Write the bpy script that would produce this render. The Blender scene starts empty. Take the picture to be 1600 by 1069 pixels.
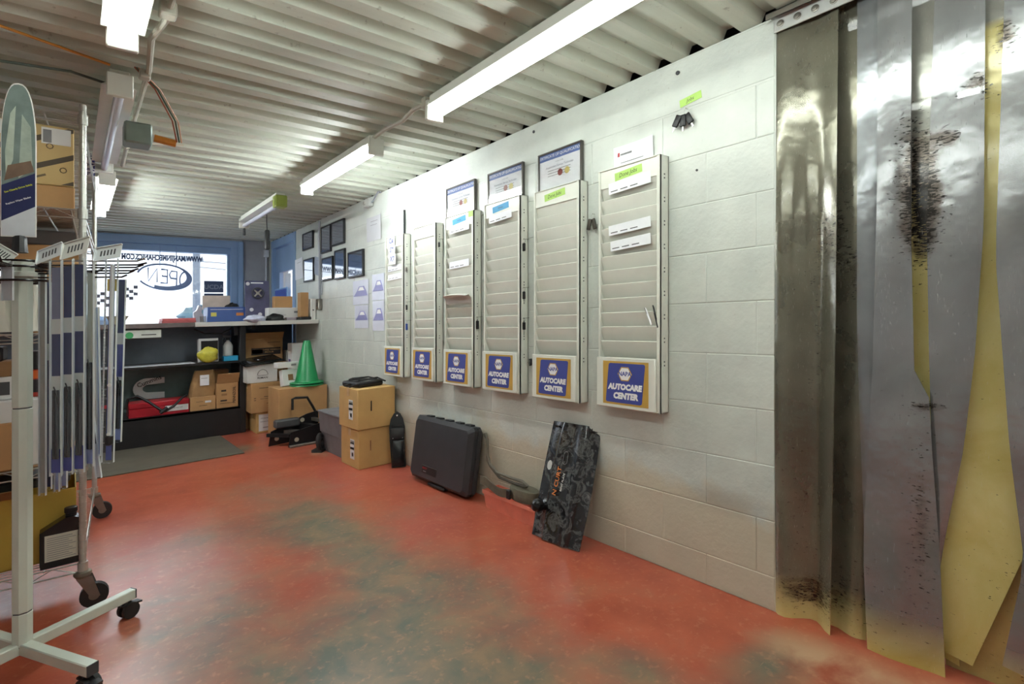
import bpy, bmesh, math, random
from mathutils import Matrix, Vector
random.seed(7)
D, Cc = bpy.data, bpy.context
COL = Cc.scene.collection

# ---------------------------------------------------------------- camera, world, exposure
# The shop is set out in level room coordinates (x to the right, y towards the street window, h above
# the floor).  The floor and the roof deck fall together by 3.9 % towards the left, as in the photograph.
YAW = math.radians(40); SY, CY = math.sin(YAW), math.cos(YAW)
FPX, CAMZ, XW, SL = 822.0, 1.0305, 1.975, 0.0391
CAMH = CAMZ + SL * XW
sc = Cc.scene
cam = D.objects.new('camera', D.cameras.new('camera')); COL.objects.link(cam)
cam.data.sensor_width = 36; cam.data.lens = 36 * FPX / 1600
cam.data.shift_y = -17.5 / 1600; cam.data.clip_start = 0.05; cam.data.clip_end = 300
cam.location = (0, 0, CAMZ); cam.rotation_euler = (math.pi / 2, 0, -YAW)
sc.camera = cam
w = D.worlds.new('sky'); sc.world = w; w.use_nodes = True
bg = w.node_tree.nodes['Background']; bg.inputs[0].default_value = (0.80, 0.90, 1.0, 1); bg.inputs[1].default_value = 1.1
sun = D.objects.new('sun', D.lights.new('sun', 'SUN')); COL.objects.link(sun)
sun.data.energy = 7.0; sun.data.angle = math.radians(70); sun.data.color = (.86, .93, 1.0); sun.rotation_euler = (math.radians(-58), 0, math.radians(-12))  # broad soft sun added to brighten the far end through the window
sc.view_settings.view_transform = 'Standard'; sc.view_settings.look = 'None'
sc.view_settings.gamma = 1; sc.view_settings.use_curve_mapping = False
sc.view_settings.exposure = 0.85
TUBE = 15.5          # strength of the fluorescent tubes

# ---------------------------------------------------------------- geometry helpers
def wz(x, h): return h + SL * (x - XW)
def ray(px, py):
    u = (px - 800) / FPX; a = SY + CY * u
    return a, CY - SY * u, (517 - py) / FPX - SL * a
def RX(px, py, x=XW): a = ray(px, py); t = x / a[0]; return Vector((x, a[1] * t, CAMH + a[2] * t))
def RY(px, py, y): a = ray(px, py); t = y / a[1]; return Vector((a[0] * t, y, CAMH + a[2] * t))
def RH(px, py, h): a = ray(px, py); t = (h - CAMH) / a[2]; return Vector((a[0] * t, a[1] * t, h))
def RV(px, py, b): a = ray(px, py); return CAMH + a[2] * (b[0] * SY + b[1] * CY)

def lin(c):
    return tuple((v / 12.92 if v <= .04045 else ((v + .055) / 1.055) ** 2.4) for v in [q / 255 for q in c])
def fr(o, xd, yd):
    xd = Vector(xd).normalized(); yd = Vector(yd); z = xd.cross(yd).normalized(); yd = z.cross(xd)
    m = Matrix.Identity(4)
    for i in range(3): m[i][0], m[i][1], m[i][2], m[i][3] = xd[i], yd[i], z[i], o[i]
    return m
def TR(x, y, z, rz=0): return Matrix.Translation((x, y, z)) @ Matrix.Rotation(rz, 4, 'Z')
FXW = lambda y, h, x=XW: fr((x, y, h), (0, -1, 0), (0, 0, 1))     # frame on the right wall, x to the viewer's right
FYW = lambda x, h, y: fr((x, y, h), (1, 0, 0), (0, 0, 1))         # frame facing the viewer (-y)
_tc = {}
def textmesh(s, size, bold, align):
    k = (s, size, bold, align)
    if k not in _tc:
        c = D.curves.new('t', 'FONT'); c.body = s; c.size = size; c.offset = bold * size; c.resolution_u = 2
        c.align_x = align; c.align_y = 'CENTER'
        o = D.objects.new('t', c); COL.objects.link(o)
        me = D.meshes.new_from_object(o)
        _tc[k] = ([v.co.copy() for v in me.vertices], [tuple(p.vertices) for p in me.polygons])
        D.objects.remove(o); D.curves.remove(c); D.meshes.remove(me)
    return _tc[k]
class MB:
    def __init__(s, M=None): s.v = []; s.f = []; s.m = []; s.mats = []; s.M = M or Matrix.Identity(4)
    def mi(s, m):
        if m not in s.mats: s.mats.append(m)
        return s.mats.index(m)
    def add(s, vs, fs, m, T=None):
        n = len(s.v); k = s.mi(m)
        s.v += [(T @ Vector(q)) if T else Vector(q) for q in vs]
        s.f += [tuple(n + i for i in q) for q in fs]; s.m += [k] * len(fs); return s
    def bmadd(s, bm, m, T=None):
        bm.verts.index_update(); s.add([v.co.copy() for v in bm.verts], [[v.index for v in f.verts] for f in bm.faces], m, T); bm.free(); return s
    def box(s, x0, x1, y0, y1, z0, z1, m, bev=0, T=None, seg=1):
        if x1 < x0: x0, x1 = x1, x0
        if y1 < y0: y0, y1 = y1, y0
        if z1 < z0: z0, z1 = z1, z0
        vs = [(x0,y0,z0),(x1,y0,z0),(x1,y1,z0),(x0,y1,z0),(x0,y0,z1),(x1,y0,z1),(x1,y1,z1),(x0,y1,z1)]
        fs = [(0,3,2,1),(4,5,6,7),(0,1,5,4),(1,2,6,5),(2,3,7,6),(3,0,4,7)]
        if not bev: return s.add(vs, fs, m, T)
        bm = bmesh.new(); bv = [bm.verts.new(v) for v in vs]
        for f in fs: bm.faces.new([bv[i] for i in f])
        bmesh.ops.bevel(bm, geom=bm.edges[:], offset=min(bev, .45*min(x1-x0,y1-y0,z1-z0)), segments=seg, affect='EDGES', profile=.5)
        return s.bmadd(bm, m, T)
    def bar(s, p, q, wd, th, m, up=(0, 0, 1), bev=0):      # rectangular bar from p to q
        p, q = Vector(p), Vector(q); d = q - p; L = d.length; d.normalize()
        x = d.cross(Vector(up)); 
        if x.length < 1e-4: x = d.cross(Vector((1, 0, 0)))
        x.normalize(); z = x.cross(d)
        M = Matrix.Identity(4)
        for i in range(3): M[i][0], M[i][1], M[i][2], M[i][3] = x[i], d[i], z[i], p[i]
        return s.box(-wd/2, wd/2, 0, L, -th/2, th/2, m, bev, M)
    def tube(s, pts, r, m, n=8, closed=False, rr=None):
        pts = [Vector(p) for p in pts]; N = len(pts); vs = []; fs = []; nx = None
        for i, p in enumerate(pts):
            a = pts[(i-1) % N] if (i or closed) else p; b = pts[(i+1) % N] if (i < N-1 or closed) else p
            d = (b - a).normalized()
            if nx is None:
                nx = d.cross(Vector((0, 0, 1)))
                if nx.length < .1: nx = d.cross(Vector((1, 0, 0)))
            else: nx = nx - d * nx.dot(d)
            nx.normalize(); ny = d.cross(nx); R = rr[i] if rr else r
            for k in range(n):
                t = 2*math.pi*k/n; vs.append(p + nx*R*math.cos(t) + ny*R*math.sin(t))
        for i in range(N if closed else N-1):
            j = (i+1) % N
            for k in range(n): fs.append((i*n+k, i*n+(k+1) % n, j*n+(k+1) % n, j*n+k))
        if not closed: fs += [tuple(range(n))[::-1], tuple(range((N-1)*n, N*n))]
        return s.add(vs, fs, m)
    def cyl(s, p, q, r, m, n=16, r2=None): return s.tube([p, q], r, m, n, rr=[r, r if r2 is None else r2])
    def lathe(s, prof, m, n=24, T=None):                   # prof: (radius, z) from bottom to top
        vs = []; fs = []
        for r, z in prof:
            for k in range(n): t = 2*math.pi*k/n; vs.append((max(r, 1e-4)*math.cos(t), max(r, 1e-4)*math.sin(t), z))
        for i in range(len(prof)-1):
            for k in range(n): fs.append((i*n+k, i*n+(k+1) % n, (i+1)*n+(k+1) % n, (i+1)*n+k))
        fs += [tuple(range(n))[::-1], tuple(range((len(prof)-1)*n, len(prof)*n))]
        return s.add(vs, fs, m, T)
    def prism(s, poly, z0, z1, m, T=None):
        if sum(a[0]*b[1]-b[0]*a[1] for a, b in zip(poly, poly[1:]+poly[:1])) < 0: poly = poly[::-1]
        n = len(poly); vs = [(x, y, z0) for x, y in poly] + [(x, y, z1) for x, y in poly]
        fs = [tuple(range(n))[::-1], tuple(range(n, 2*n))] + [(i, (i+1) % n, n+(i+1) % n, n+i) for i in range(n)]
        return s.add(vs, fs, m, T)
    def text(s, t, T, size, m, dep=.0006, bold=0.0, align='CENTER', sx=1.0, shear=0.0):
        v, f = textmesh(t, size, bold, align)
        return s.add([(p.x*sx + p.y*shear, p.y, dep) for p in v], f, m, T)
    def sheet(s, grid, th, m, T=None):                     # grid[i][j] of points, given a real thickness along its normals
        R, K = len(grid), len(grid[0]); P = [[Vector(p) for p in r] for r in grid]; A = []; B = []
        for i in range(R):
            for j in range(K):
                du = P[min(i+1, R-1)][j] - P[max(i-1, 0)][j]; dv = P[i][min(j+1, K-1)] - P[i][max(j-1, 0)]
                nn = du.cross(dv); nn = nn.normalized() if nn.length > 1e-9 else Vector((0, 0, 1))
                A.append(P[i][j] + nn*th/2); B.append(P[i][j] - nn*th/2)
        N = R*K; fs = []
        for i in range(R-1):
            for j in range(K-1):
                a, b, c, d = i*K+j, (i+1)*K+j, (i+1)*K+j+1, i*K+j+1
                fs += [(a, b, c, d), (N+d, N+c, N+b, N+a)]
        for i in range(R-1): fs += [(i*K, N+i*K, N+(i+1)*K, (i+1)*K)[::1], ((i+1)*K+K-1, N+(i+1)*K+K-1, N+i*K+K-1, i*K+K-1)]
        for j in range(K-1): fs += [(j+1, N+j+1, N+j, j), ((R-1)*K+j, N+(R-1)*K+j, N+(R-1)*K+j+1, (R-1)*K+j+1)]
        return s.add(A+B, fs, m, T)
    def mesh(s, name, org=Vector((0, 0, 0)), shear=True, smooth=35):
        me = D.meshes.new(name); P = [s.M @ v for v in s.v]
        if shear: P = [Vector((p.x, p.y, wz(p.x, p.z))) for p in P]
        me.from_pydata([p - org for p in P], [], s.f); me.validate(clean_customdata=False)
        for m in s.mats: me.materials.append(m)
        if len(me.polygons) == len(s.m): me.polygons.foreach_set('material_index', s.m)
        me.polygons.foreach_set('use_smooth', [True]*len(me.polygons)); me.set_sharp_from_angle(angle=math.radians(smooth))
        return me
    def build(s, name, parent=None, label=None, smooth=35):
        org = root_loc(parent); o = D.objects.new(name, s.mesh(name, org, True, smooth)); COL.objects.link(o)
        if parent: o.parent = parent
        if label: o['label'] = label
        return o
    def thing(s, name, label, cat, group=None, kind=None, smooth=35):     # a thing that is one mesh, its origin at its base
        P = [s.M @ v for v in s.v]
        c = Vector(((min(p.x for p in P)+max(p.x for p in P))/2, (min(p.y for p in P)+max(p.y for p in P))/2, 0))
        c.z = wz(c.x, min(p.z for p in P))
        o = D.objects.new(name, s.mesh(name, c, True, smooth)); COL.objects.link(o); o.location = c
        tag(o, label, cat, group, kind); return o
def root_loc(p):
    l = Vector((0, 0, 0))
    while p: l += p.location; p = p.parent
    return l
def tag(o, label=None, cat=None, group=None, kind=None):
    if label: o['label'] = label
    if cat: o['category'] = cat
    if group: o['group'] = group
    if kind: o['kind'] = kind
    return o
def thing(name, label, cat, loc, group=None):
    o = D.objects.new(name, None); COL.objects.link(o); o.location = (loc[0], loc[1], wz(loc[0], loc[2])); o.empty_display_size = .05
    return tag(o, label, cat, group)
def struct(mb, name, parent=None, label=None):
    o = mb.build(name, parent, label); 
    if not parent: o['kind'] = 'structure'
    return o

# ---------------------------------------------------------------- materials
def newmat(name):
    m = D.materials.new(name); m.use_nodes = True; nt = m.node_tree; return m, nt, nt.nodes['Principled BSDF'], nt.nodes, nt.links
def noise(nt, scale, detail=4, rough=.55, vec=None, dist=0):
    rough = min(rough, .58); detail = min(detail, 6)
    n = nt.nodes.new('ShaderNodeTexNoise'); n.inputs['Scale'].default_value = scale; n.inputs['Detail'].default_value = detail
    n.inputs['Roughness'].default_value = rough; n.inputs['Distortion'].default_value = dist
    if vec is None:
        tc = nt.nodes.new('ShaderNodeTexCoord'); vec = tc.outputs['Object']
    nt.links.new(vec, n.inputs['Vector']); return n.outputs['Fac']
def ramp(nt, fac, stops):
    r = nt.nodes.new('ShaderNodeValToRGB'); e = r.color_ramp.elements
    while len(e) < len(stops): e.new(.5)
    for k, (p, c) in enumerate(stops):
        e[k].position = p; e[k].color = (c, c, c, 1) if not isinstance(c, tuple) else (*c, 1)
    nt.links.new(fac, r.inputs[0]); return r.outputs[0]
def mix(nt, fac, a, b):
    m = nt.nodes.new('ShaderNodeMix'); m.data_type = 'RGBA'
    for v, i in ((fac, 0), (a, 6), (b, 7)):
        if isinstance(v, (int, float)): m.inputs[i].default_value = v
        elif isinstance(v, tuple): m.inputs[i].default_value = (*v, 1)
        else: nt.links.new(v, m.inputs[i])
    return m.outputs[2]
def bump(nt, b, h, strength=.2, dist=.005, prev=None):
    n = nt.nodes.new('ShaderNodeBump'); n.inputs['Strength'].default_value = strength; n.inputs['Distance'].default_value = dist
    nt.links.new(h, n.inputs['Height']); 
    if prev: nt.links.new(prev, n.inputs['Normal'])
    nt.links.new(n.outputs[0], b.inputs['Normal']); return n.outputs[0]
_mc = {}
def M(rgb, rough=.5, metal=0.0, var=.12, scale=12, bmp=0.0, bs=60, coat=0.0):
    k = (rgb, rough, metal, var, scale, bmp, bs, coat)
    if k in _mc: return _mc[k]
    m, nt, b, N, L = newmat('paint_%d_%d_%d' % rgb); c = lin(rgb)
    b.inputs['Roughness'].default_value = rough; b.inputs['Metallic'].default_value = metal; b.inputs['Coat Weight'].default_value = coat
    if var:
        L.new(mix(nt, ramp(nt, noise(nt, scale), [(.3, 0.0), (.7, 1.0)]), tuple(v*(1-var) for v in c), tuple(min(1, v*(1+var)) for v in c)), b.inputs['Base Color'])
    else: b.inputs['Base Color'].default_value = (*c, 1)
    if bmp: bump(nt, b, noise(nt, bs, 3), bmp, .003)
    _mc[k] = m; return m
def emit(name, rgb, st):
    m, nt, b, N, L = newmat(name); b.inputs['Base Color'].default_value = (.8, .8, .8, 1)
    b.inputs['Emission Color'].default_value = (*rgb, 1); b.inputs['Emission Strength'].default_value = st; return m
def spots(nt, vec, lst):          # sum of soft blobs: (x, y, rx, ry, weight) in the object's own x/y
    out = None; sep = nt.nodes.new('ShaderNodeSeparateXYZ'); nt.links.new(vec, sep.inputs[0])
    def ma(op, a, b=None):
        n = nt.nodes.new('ShaderNodeMath'); n.operation = op
        for v, i in ((a, 0), (b, 1)):
            if v is None: continue
            if isinstance(v, (int, float)): n.inputs[i].default_value = v
            else: nt.links.new(v, n.inputs[i])
        return n.outputs[0]
    for x, y, rx, ry, wt in lst:
        a = ma('POWER', ma('ABSOLUTE', ma('DIVIDE', ma('SUBTRACT', sep.outputs[0], x), rx)), 2); c = ma('POWER', ma('ABSOLUTE', ma('DIVIDE', ma('SUBTRACT', sep.outputs[1], y), ry)), 2)
        g = ma('MULTIPLY', ma('EXPONENT', ma('MULTIPLY', ma('ADD', a, c), -1)), wt)
        out = g if out is None else ma('ADD', out, g)
    return out

def floor_mat():
    m, nt, b, N, L = newmat('red_painted_concrete')
    tc = N.new('ShaderNodeTexCoord'); v = tc.outputs['Object']
    n1 = noise(nt, 1.1, 6, .62, v, .6); n2 = noise(nt, 4.5, 8, .7, v, .3); n3 = noise(nt, 38, 6, .7, v)
    sp = spots(nt, v, [(.75, 1.55, .42, .42, .55), (1.05, 2.5, .22, .75, .5), (.55, 3.1, .5, .35, .3), (.95, 1.15, .25, .28, .5), (.40, 2.2, .3, .5, .35),
                       (1.35, 1.0, .10, .16, .35), (1.0, 3.7, .35, .45, .22), (1.65, .75, .16, .10, .5), (.6, .8, .5, .4, .45), (1.3, 1.75, .12, .3, .22), (1.15, .6, .4, .22, .45), (1.2, 5.2, .1, .2, .5)])
    def ma(op, a, c):
        n = N.new('ShaderNodeMath'); n.operation = op
        for q, i in ((a, 0), (c, 1)):
            if isinstance(q, (int, float)): n.inputs[i].default_value = q
            else: L.new(q, n.inputs[i])
        return n.outputs[0]
    n4 = noise(nt, 15, 6, .58, v, .8)
    f = ma('ADD', ma('MULTIPLY', n1, .45), ma('ADD', ma('ADD', ma('MULTIPLY', n2, .50), ma('MULTIPLY', n4, .16)), ma('MULTIPLY', sp, .85)))
    worn = ramp(nt, f, [(.58, 0.0), (.95, 1.0)])
    red = mix(nt, ramp(nt, n2, [(.3, 0.0), (.7, 1.0)]), lin((160, 74, 52)), lin((196, 102, 74)))
    red = mix(nt, ramp(nt, noise(nt, .9, 3, .5, v), [(.45, 0.0), (.7, .5)]), red, lin((186, 96, 90)))
    gr = mix(nt, ramp(nt, noise(nt, 6, 6, .7, v, .5), [(.35, 0.0), (.65, 1.0)]), lin((96, 100, 88)), lin((146, 120, 94)))
    col = mix(nt, worn, red, gr)
    col = mix(nt, ramp(nt, n3, [(.56, 0.0), (.72, .4)]), col, lin((208, 146, 114)))
    mp = N.new('ShaderNodeMapping'); mp.inputs['Scale'].default_value = (3, 60, 1); mp.inputs['Rotation'].default_value = (0, 0, .8); L.new(v, mp.inputs[0])
    col = mix(nt, ramp(nt, noise(nt, 2.2, 3, .6, mp.outputs[0]), [(.70, 0.0), (.74, .35)]), col, lin((222, 170, 140)))
    pale = ramp(nt, spots(nt, v, [(1.80, .62, .16, .28, 1.0), (1.62, 4.5, .09, .2, .9), (1.45, 5.72, .2, .06, .6), (1.9, .2, .3, .3, .5)]), [(.4, 0.0), (1.0, .75)])
    pf = N.new('ShaderNodeMath'); pf.operation = 'MULTIPLY'; L.new(pale, pf.inputs[0]); L.new(ramp(nt, n2, [(.35, 0.1), (.6, 1.0)]), pf.inputs[1])
    col = mix(nt, pf.outputs[0], col, lin((208, 176, 140)))
    L.new(col, b.inputs['Base Color'])
    b.inputs['Roughness'].default_value = .30; b.inputs['Specular IOR Level'].default_value = .55
    bump(nt, b, n2, .12, .01); return m
def wall_mat():
    m, nt, b, N, L = newmat('white_gloss_painted_block')
    g = N.new('ShaderNodeNewGeometry'); v = g.outputs['Position']
    n1 = noise(nt, 3, 6, .65, v); n2 = noise(nt, 45, 6, .7, v); sep = N.new('ShaderNodeSeparateXYZ'); L.new(v, sep.inputs[0])
    base = mix(nt, ramp(nt, n1, [(.3, 0.0), (.7, 1.0)]), lin((192, 198, 192)), lin((214, 219, 211)))
    base = mix(nt, ramp(nt, n2, [(.66, 0.0), (.76, .35)]), base, lin((140, 132, 118)))
    mr = N.new('ShaderNodeMath'); mr.operation = 'MULTIPLY_ADD'; L.new(n1, mr.inputs[0]); mr.inputs[1].default_value = -.7; L.new(sep.outputs[2], mr.inputs[2])
    low = ramp(nt, mr.outputs[0], [(0.0, .55), (.12, 0.0)])        # splashed, dirty foot of the wall
    base = mix(nt, low, base, lin((190, 172, 138)))
    sm = spots(nt, mapyz(nt, v), [(1.05, .36, .2, .06, .5), (1.45, .5, .12, .1, .25), (2.35, 1.95, .35, .05, .5), (1.3, 1.95, .3, .05, .35), (4.2, 1.9, .5, .06, .4)])
    base = mix(nt, ramp(nt, sm, [(.15, 0.0), (.6, .5)]), base, lin((128, 124, 122)))
    L.new(base, b.inputs['Base Color']); b.inputs['Roughness'].default_value = .30
    x = bump(nt, b, n2, .28, .006); bump(nt, b, noise(nt, 9, 4, .6, v), .25, .012, x); return m
def mapyz(nt, v):
    s = nt.nodes.new('ShaderNodeSeparateXYZ'); nt.links.new(v, s.inputs[0]); c = nt.nodes.new('ShaderNodeCombineXYZ')
    nt.links.new(s.outputs[1], c.inputs[0]); nt.links.new(s.outputs[2], c.inputs[1]); return c.outputs[0]
def deck_mat():
    m, nt, b, N, L = newmat('painted_steel_deck')
    g = N.new('ShaderNodeNewGeometry'); v = g.outputs['Position']
    mp = N.new('ShaderNodeMapping'); mp.inputs['Scale'].default_value = (.6, 6, 6); L.new(v, mp.inputs[0])
    n = noise(nt, 2, 6, .65, mp.outputs[0]); n2 = noise(nt, 30, 5, .7, v)
    c = mix(nt, ramp(nt, n, [(.3, 0.0), (.7, 1.0)]), lin((184, 190, 176)), lin((208, 214, 200)))
    c = mix(nt, ramp(nt, n2, [(.64, 0.0), (.72, .5)]), c, lin((120, 112, 96)))
    L.new(c, b.inputs['Base Color']); b.inputs['Roughness'].default_value = .55
    bump(nt, b, n2, .08, .004); return m
def strip_mat(name, tint, alpha, metal, dirty, yel=None):
    m, nt, b, N, L = newmat(name)
    g = N.new('ShaderNodeNewGeometry'); v = g.outputs['Position']; yz = mapyz(nt, v)
    n = noise(nt, 3.5, 6, .65, v, .4); c = mix(nt, ramp(nt, n, [(.35, 0.0), (.65, 1.0)]), tuple(q*.66 for q in lin(tint)), lin(tint))
    def ma(op, a, d):
        q = N.new('ShaderNodeMath'); q.operation = op
        for u, i in ((a, 0), (d, 1)):
            if isinstance(u, (int, float)): q.inputs[i].default_value = u
            else: L.new(u, q.inputs[i])
        q.use_clamp = True; return q.outputs[0]
    if yel:                                     # aged amber between two heights of the strip
        sp = N.new('ShaderNodeSeparateXYZ'); L.new(v, sp.inputs[0])
        r = ramp(nt, ma('MULTIPLY', sp.outputs[2], .5), [(max(0, yel[0]/2-.02), 1.0), (yel[0]/2+.02, 1.0), (yel[1]/2, 0.0)]) if yel[0] > 0 else ramp(nt, ma('MULTIPLY', sp.outputs[2], .5), [(0, 1.0), (yel[1]/2, 0.0)])
        c = mix(nt, r, c, mix(nt, ramp(nt, n, [(.3, 0.0), (.7, 1.0)]), lin((206, 188, 100)), lin((236, 226, 160))))
        L.new(ma('SUBTRACT', metal, ma('MULTIPLY', r, metal*.8)), b.inputs['Metallic'])
    else: b.inputs['Metallic'].default_value = metal
    b.inputs['Alpha'].default_value = alpha
    if dirty:
        mp = N.new('ShaderNodeMapping'); mp.inputs['Scale'].default_value = (1, 1, 3.2); L.new(v, mp.inputs[0])
        spk = noise(nt, 60, 4, .7, mp.outputs[0]); sm = noise(nt, 14, 6, .7, mp.outputs[0], .8)
        area = spots(nt, yz, [(.430, 1.42, .05, .17, 1.9), (.455, 1.66, .05, .12, .6), (.36, 1.60, .035, .035, .9), (.30, 1.74, .035, .05, 1.0), (.24, 1.86, .03, .06, 1.2), (.19, 1.66, .02, .05, .6), (.72, .95, .05, .35, .35), (.68, 1.36, .05, .14, .7), (.60, 1.22, .04, .1, .7), (.80, .45, .10, .3, .40), (.76, .10, .10, .06, .9), (.62, .16, .12, .14, .5),
                              (.43, .55, .03, .3, .5), (.40, .80, .06, .015, .9), (.42, .3, .05, .3, .35), (.22, .32, .08, .12, .35), (.25, .05, .05, .04, .5), (.5, 1.4, .5, .3, .13)])
        c = mix(nt, ma('MULTIPLY', ramp(nt, ma('MULTIPLY', area, ma('ADD', sm, .12)), [(.36, 0.0), (.66, 1.0)]), .8), c, lin((84, 66, 48)))
        c = mix(nt, ramp(nt, ma('ADD', ma('MULTIPLY', area, .17), spk), [(.70, 0.0), (.73, 1.0)]), c, lin((30, 23, 18)))
    mp = N.new('ShaderNodeMapping'); mp.inputs['Scale'].default_value = (1, 9, 1); mp.inputs['Rotation'].default_value = (.5, 0, 0); L.new(v, mp.inputs[0])
    c = mix(nt, ramp(nt, noise(nt, 50, 4, .55, mp.outputs[0]), [(.64, 0.0), (.74, .3)]), c, lin((232, 232, 226)))
    L.new(c, b.inputs['Base Color']); b.inputs['Coat Weight'].default_value = .35; b.inputs['Coat Roughness'].default_value = .1
    b.inputs['Roughness'].default_value = .22
    bump(nt, b, noise(nt, 7, 3, .5, v), .16, .04); return m
def glass_mat(name, tint=(1, 1, 1), alpha=.08, rough=.02):
    m, nt, b, N, L = newmat(name); out = N['Material Output']
    t = N.new('ShaderNodeBsdfTransparent'); t.inputs[0].default_value = (*tint, 1); g = N.new('ShaderNodeBsdfGlossy'); g.inputs['Roughness'].default_value = rough
    fz = N.new('ShaderNodeLayerWeight'); fz.inputs[0].default_value = .5; pw = N.new('ShaderNodeMath'); pw.operation = 'POWER'; L.new(fz.outputs['Facing'], pw.inputs[0]); pw.inputs[1].default_value = 4; ms = N.new('ShaderNodeMixShader')
    ad = N.new('ShaderNodeMath'); ad.operation = 'ADD'; L.new(pw.outputs[0], ad.inputs[0]); ad.inputs[1].default_value = alpha
    L.new(ad.outputs[0], ms.inputs[0]); L.new(t.outputs[0], ms.inputs[1]); L.new(g.outputs[0], ms.inputs[2]); L.new(ms.outputs[0], out.inputs[0]); return m
def marble_mat():
    m, nt, b, N, L = newmat('black_marbled_plastic')
    n = noise(nt, 17, 7, .65, None, 1.4); n2 = noise(nt, 3, 2, .5)
    c = mix(nt, ramp(nt, n, [(.46, 0.0), (.56, .30), (.62, .05), (.72, .5)]), lin((22, 23, 27)), lin((150, 152, 150)))
    L.new(c, b.inputs['Base Color']); b.inputs['Roughness'].default_value = .22; b.inputs['Coat Weight'].default_value = .4; return m

MF, MW, MD = floor_mat(), wall_mat(), deck_mat()
BLK = M((24, 24, 26), .45); BLKG = M((18, 18, 20), .25, 0, .05); DGREY = M((70, 72, 74), .5); GREY = M((128, 128, 130), .5); WHT = M((228, 228, 222), .4, 0, .04)
PAPER = M((236, 238, 242), .55, 0, .04); CARD = M((188, 146, 98), .75, 0, .08, 8, .1, 80); CARD2 = M((200, 164, 104), .75, 0, .08, 6, .1, 80); CARDD = M((150, 112, 74), .8, 0, .1)
CHROME = M((190, 190, 186), .28, .9, .1); STEEL = M((140, 136, 128), .4, .8, .15); GALV = M((200, 202, 198), .35, .35, .06); ENAMEL = M((224, 226, 216), .35, 0, .05, 6, .04)
INK = M((42, 36, 32), .6, 0, 0); INKB = M((38, 44, 92), .5, 0, 0); RED = M((180, 22, 40), .4, 0, .08); BLUEP = M((58, 88, 150), .4, 0, .08); NAVY = M((38, 44, 88), .45, 0, .1)
GLASS = glass_mat('clear_glass'); SLEEVE = glass_mat('clear_plastic_sleeve', (.98, .99, 1), .04, .06); RUBBER = M((34, 33, 33), .6, 0, .1)
FRB = M((134, 162, 196), .4, 0, .08, 3)  # frame blue, with window haze and glare put into the colour
TUBEM = emit('lit_fluorescent_tube', (.93, 1.0, .96), TUBE)

TUBEH = emit('boosted_fluorescent_tube', (.93, .98, 1.0), TUBE*3.3)  # emission boosted to brighten the dim far end of the shop
# ---------------------------------------------------------------- the setting
X0, X1, Y0, Y1, HC = -2.3, XW, -3.4, 7.28, 2.18
struct(MB().box(X0-.2, 6.5, Y0-.2, Y1+.2, -.15, 0, MF), 'floor')
BW = M((206, 208, 208), .5, 0, .05, 2)
struct(MB().box(X0-.2, X0, Y0-.2, Y1+.2, 0, 2.24, BW), 'wall_left')
struct(MB().box(X0-.2, 6.5, Y0-.2, Y0, 0, 2.24, BW), 'wall_rear')
ceil = struct(MB().box(X0-.2, XW+.22, Y0-.2, Y1+.2, 2.2345, 2.34, M((30, 30, 30), .8)), 'ceiling')
def deck_panel(n=4, pitch=.1525):
    mb = MB(); r = .007
    prof = []
    for i in range(n):
        o = i*pitch
        prof += [(o, .0), (o+.068, .0), (o+.086, .040), (o+.134, .040)]
    prof += [(n*pitch-.001, .0), (n*pitch-.001, -.006), (n*pitch-.004, -.006), (n*pitch-.004, 0)]
    g = [[(x, y, HC + .004 + z) for (y, z) in prof] for x in (X0, X0+1.4, X0+2.8, XW+.02)]
    return mb.sheet(g, .003, MD).mesh('deck_panel', Vector((0, 0, 0)), True, 20)
dm = deck_panel(); k = 0
y = 1.985 - .61*9
while y < Y1:
    if y > Y0-.6:
        o = D.objects.new('deck_panel', dm); COL.objects.link(o); o.parent = ceil; o.location = (0, y, 0)
    y += .61
# right wall: mortar backing with every block a piece of its own
DY0, DY1 = 6.20, 7.14
wb = MB().box(XW+.0028, XW+.2, .854, DY0, 0, HC, MW)
wb.box(XW+.001, XW+.199, .856, DY0, 1.962, HC-.004, MW, .004)
wb.box(XW, XW+.2, DY1, Y1, 0, HC, MW)
wr = struct(wb, 'wall_right')
for nm, a, b in (('wall_right_rear', Y0, -1.25),): struct(MB().box(XW, XW+.2, a, b, 0, HC, MW), nm)
cache = {}
def block(ya, yb, za, zb):
    k = (round(yb-ya, 3), round(zb-za, 3))
    if k not in cache:
        cache[k] = MB().box(0, .17, 0, yb-ya-.0015, 0, zb-za-.0015, MW, .003).mesh('block', Vector((0, 0, 0)), False, 20)
    o = D.objects.new('block', cache[k]); COL.objects.link(o); o.parent = wr
    o.location = (XW + random.uniform(0, .0012), ya+.0015, za+.0015)
zs = [0.0] + [.125 + .2035*i for i in range(10)]
for i in range(10):
    off = .924 if i % 2 else .924 + .2032
    js = [.856] + [off + .4064*j for j in range(-1, 14) if .90 < off + .4064*j < DY0-.05] + [DY0]
    for a, b in zip(js, js[1:]): block(a, b, zs[i], zs[i+1])
# wall plugs and bolts seen on the paint
for px, py, r in ((834, 206, .008), (1059, 114, .009), (1089, 266, .005)):
    p = RX(px, py); MB().cyl((XW-.003, p.y, p.z), (XW+.01, p.y, p.z), r, DGREY, 10).build('wall_plug', wr)
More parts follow.
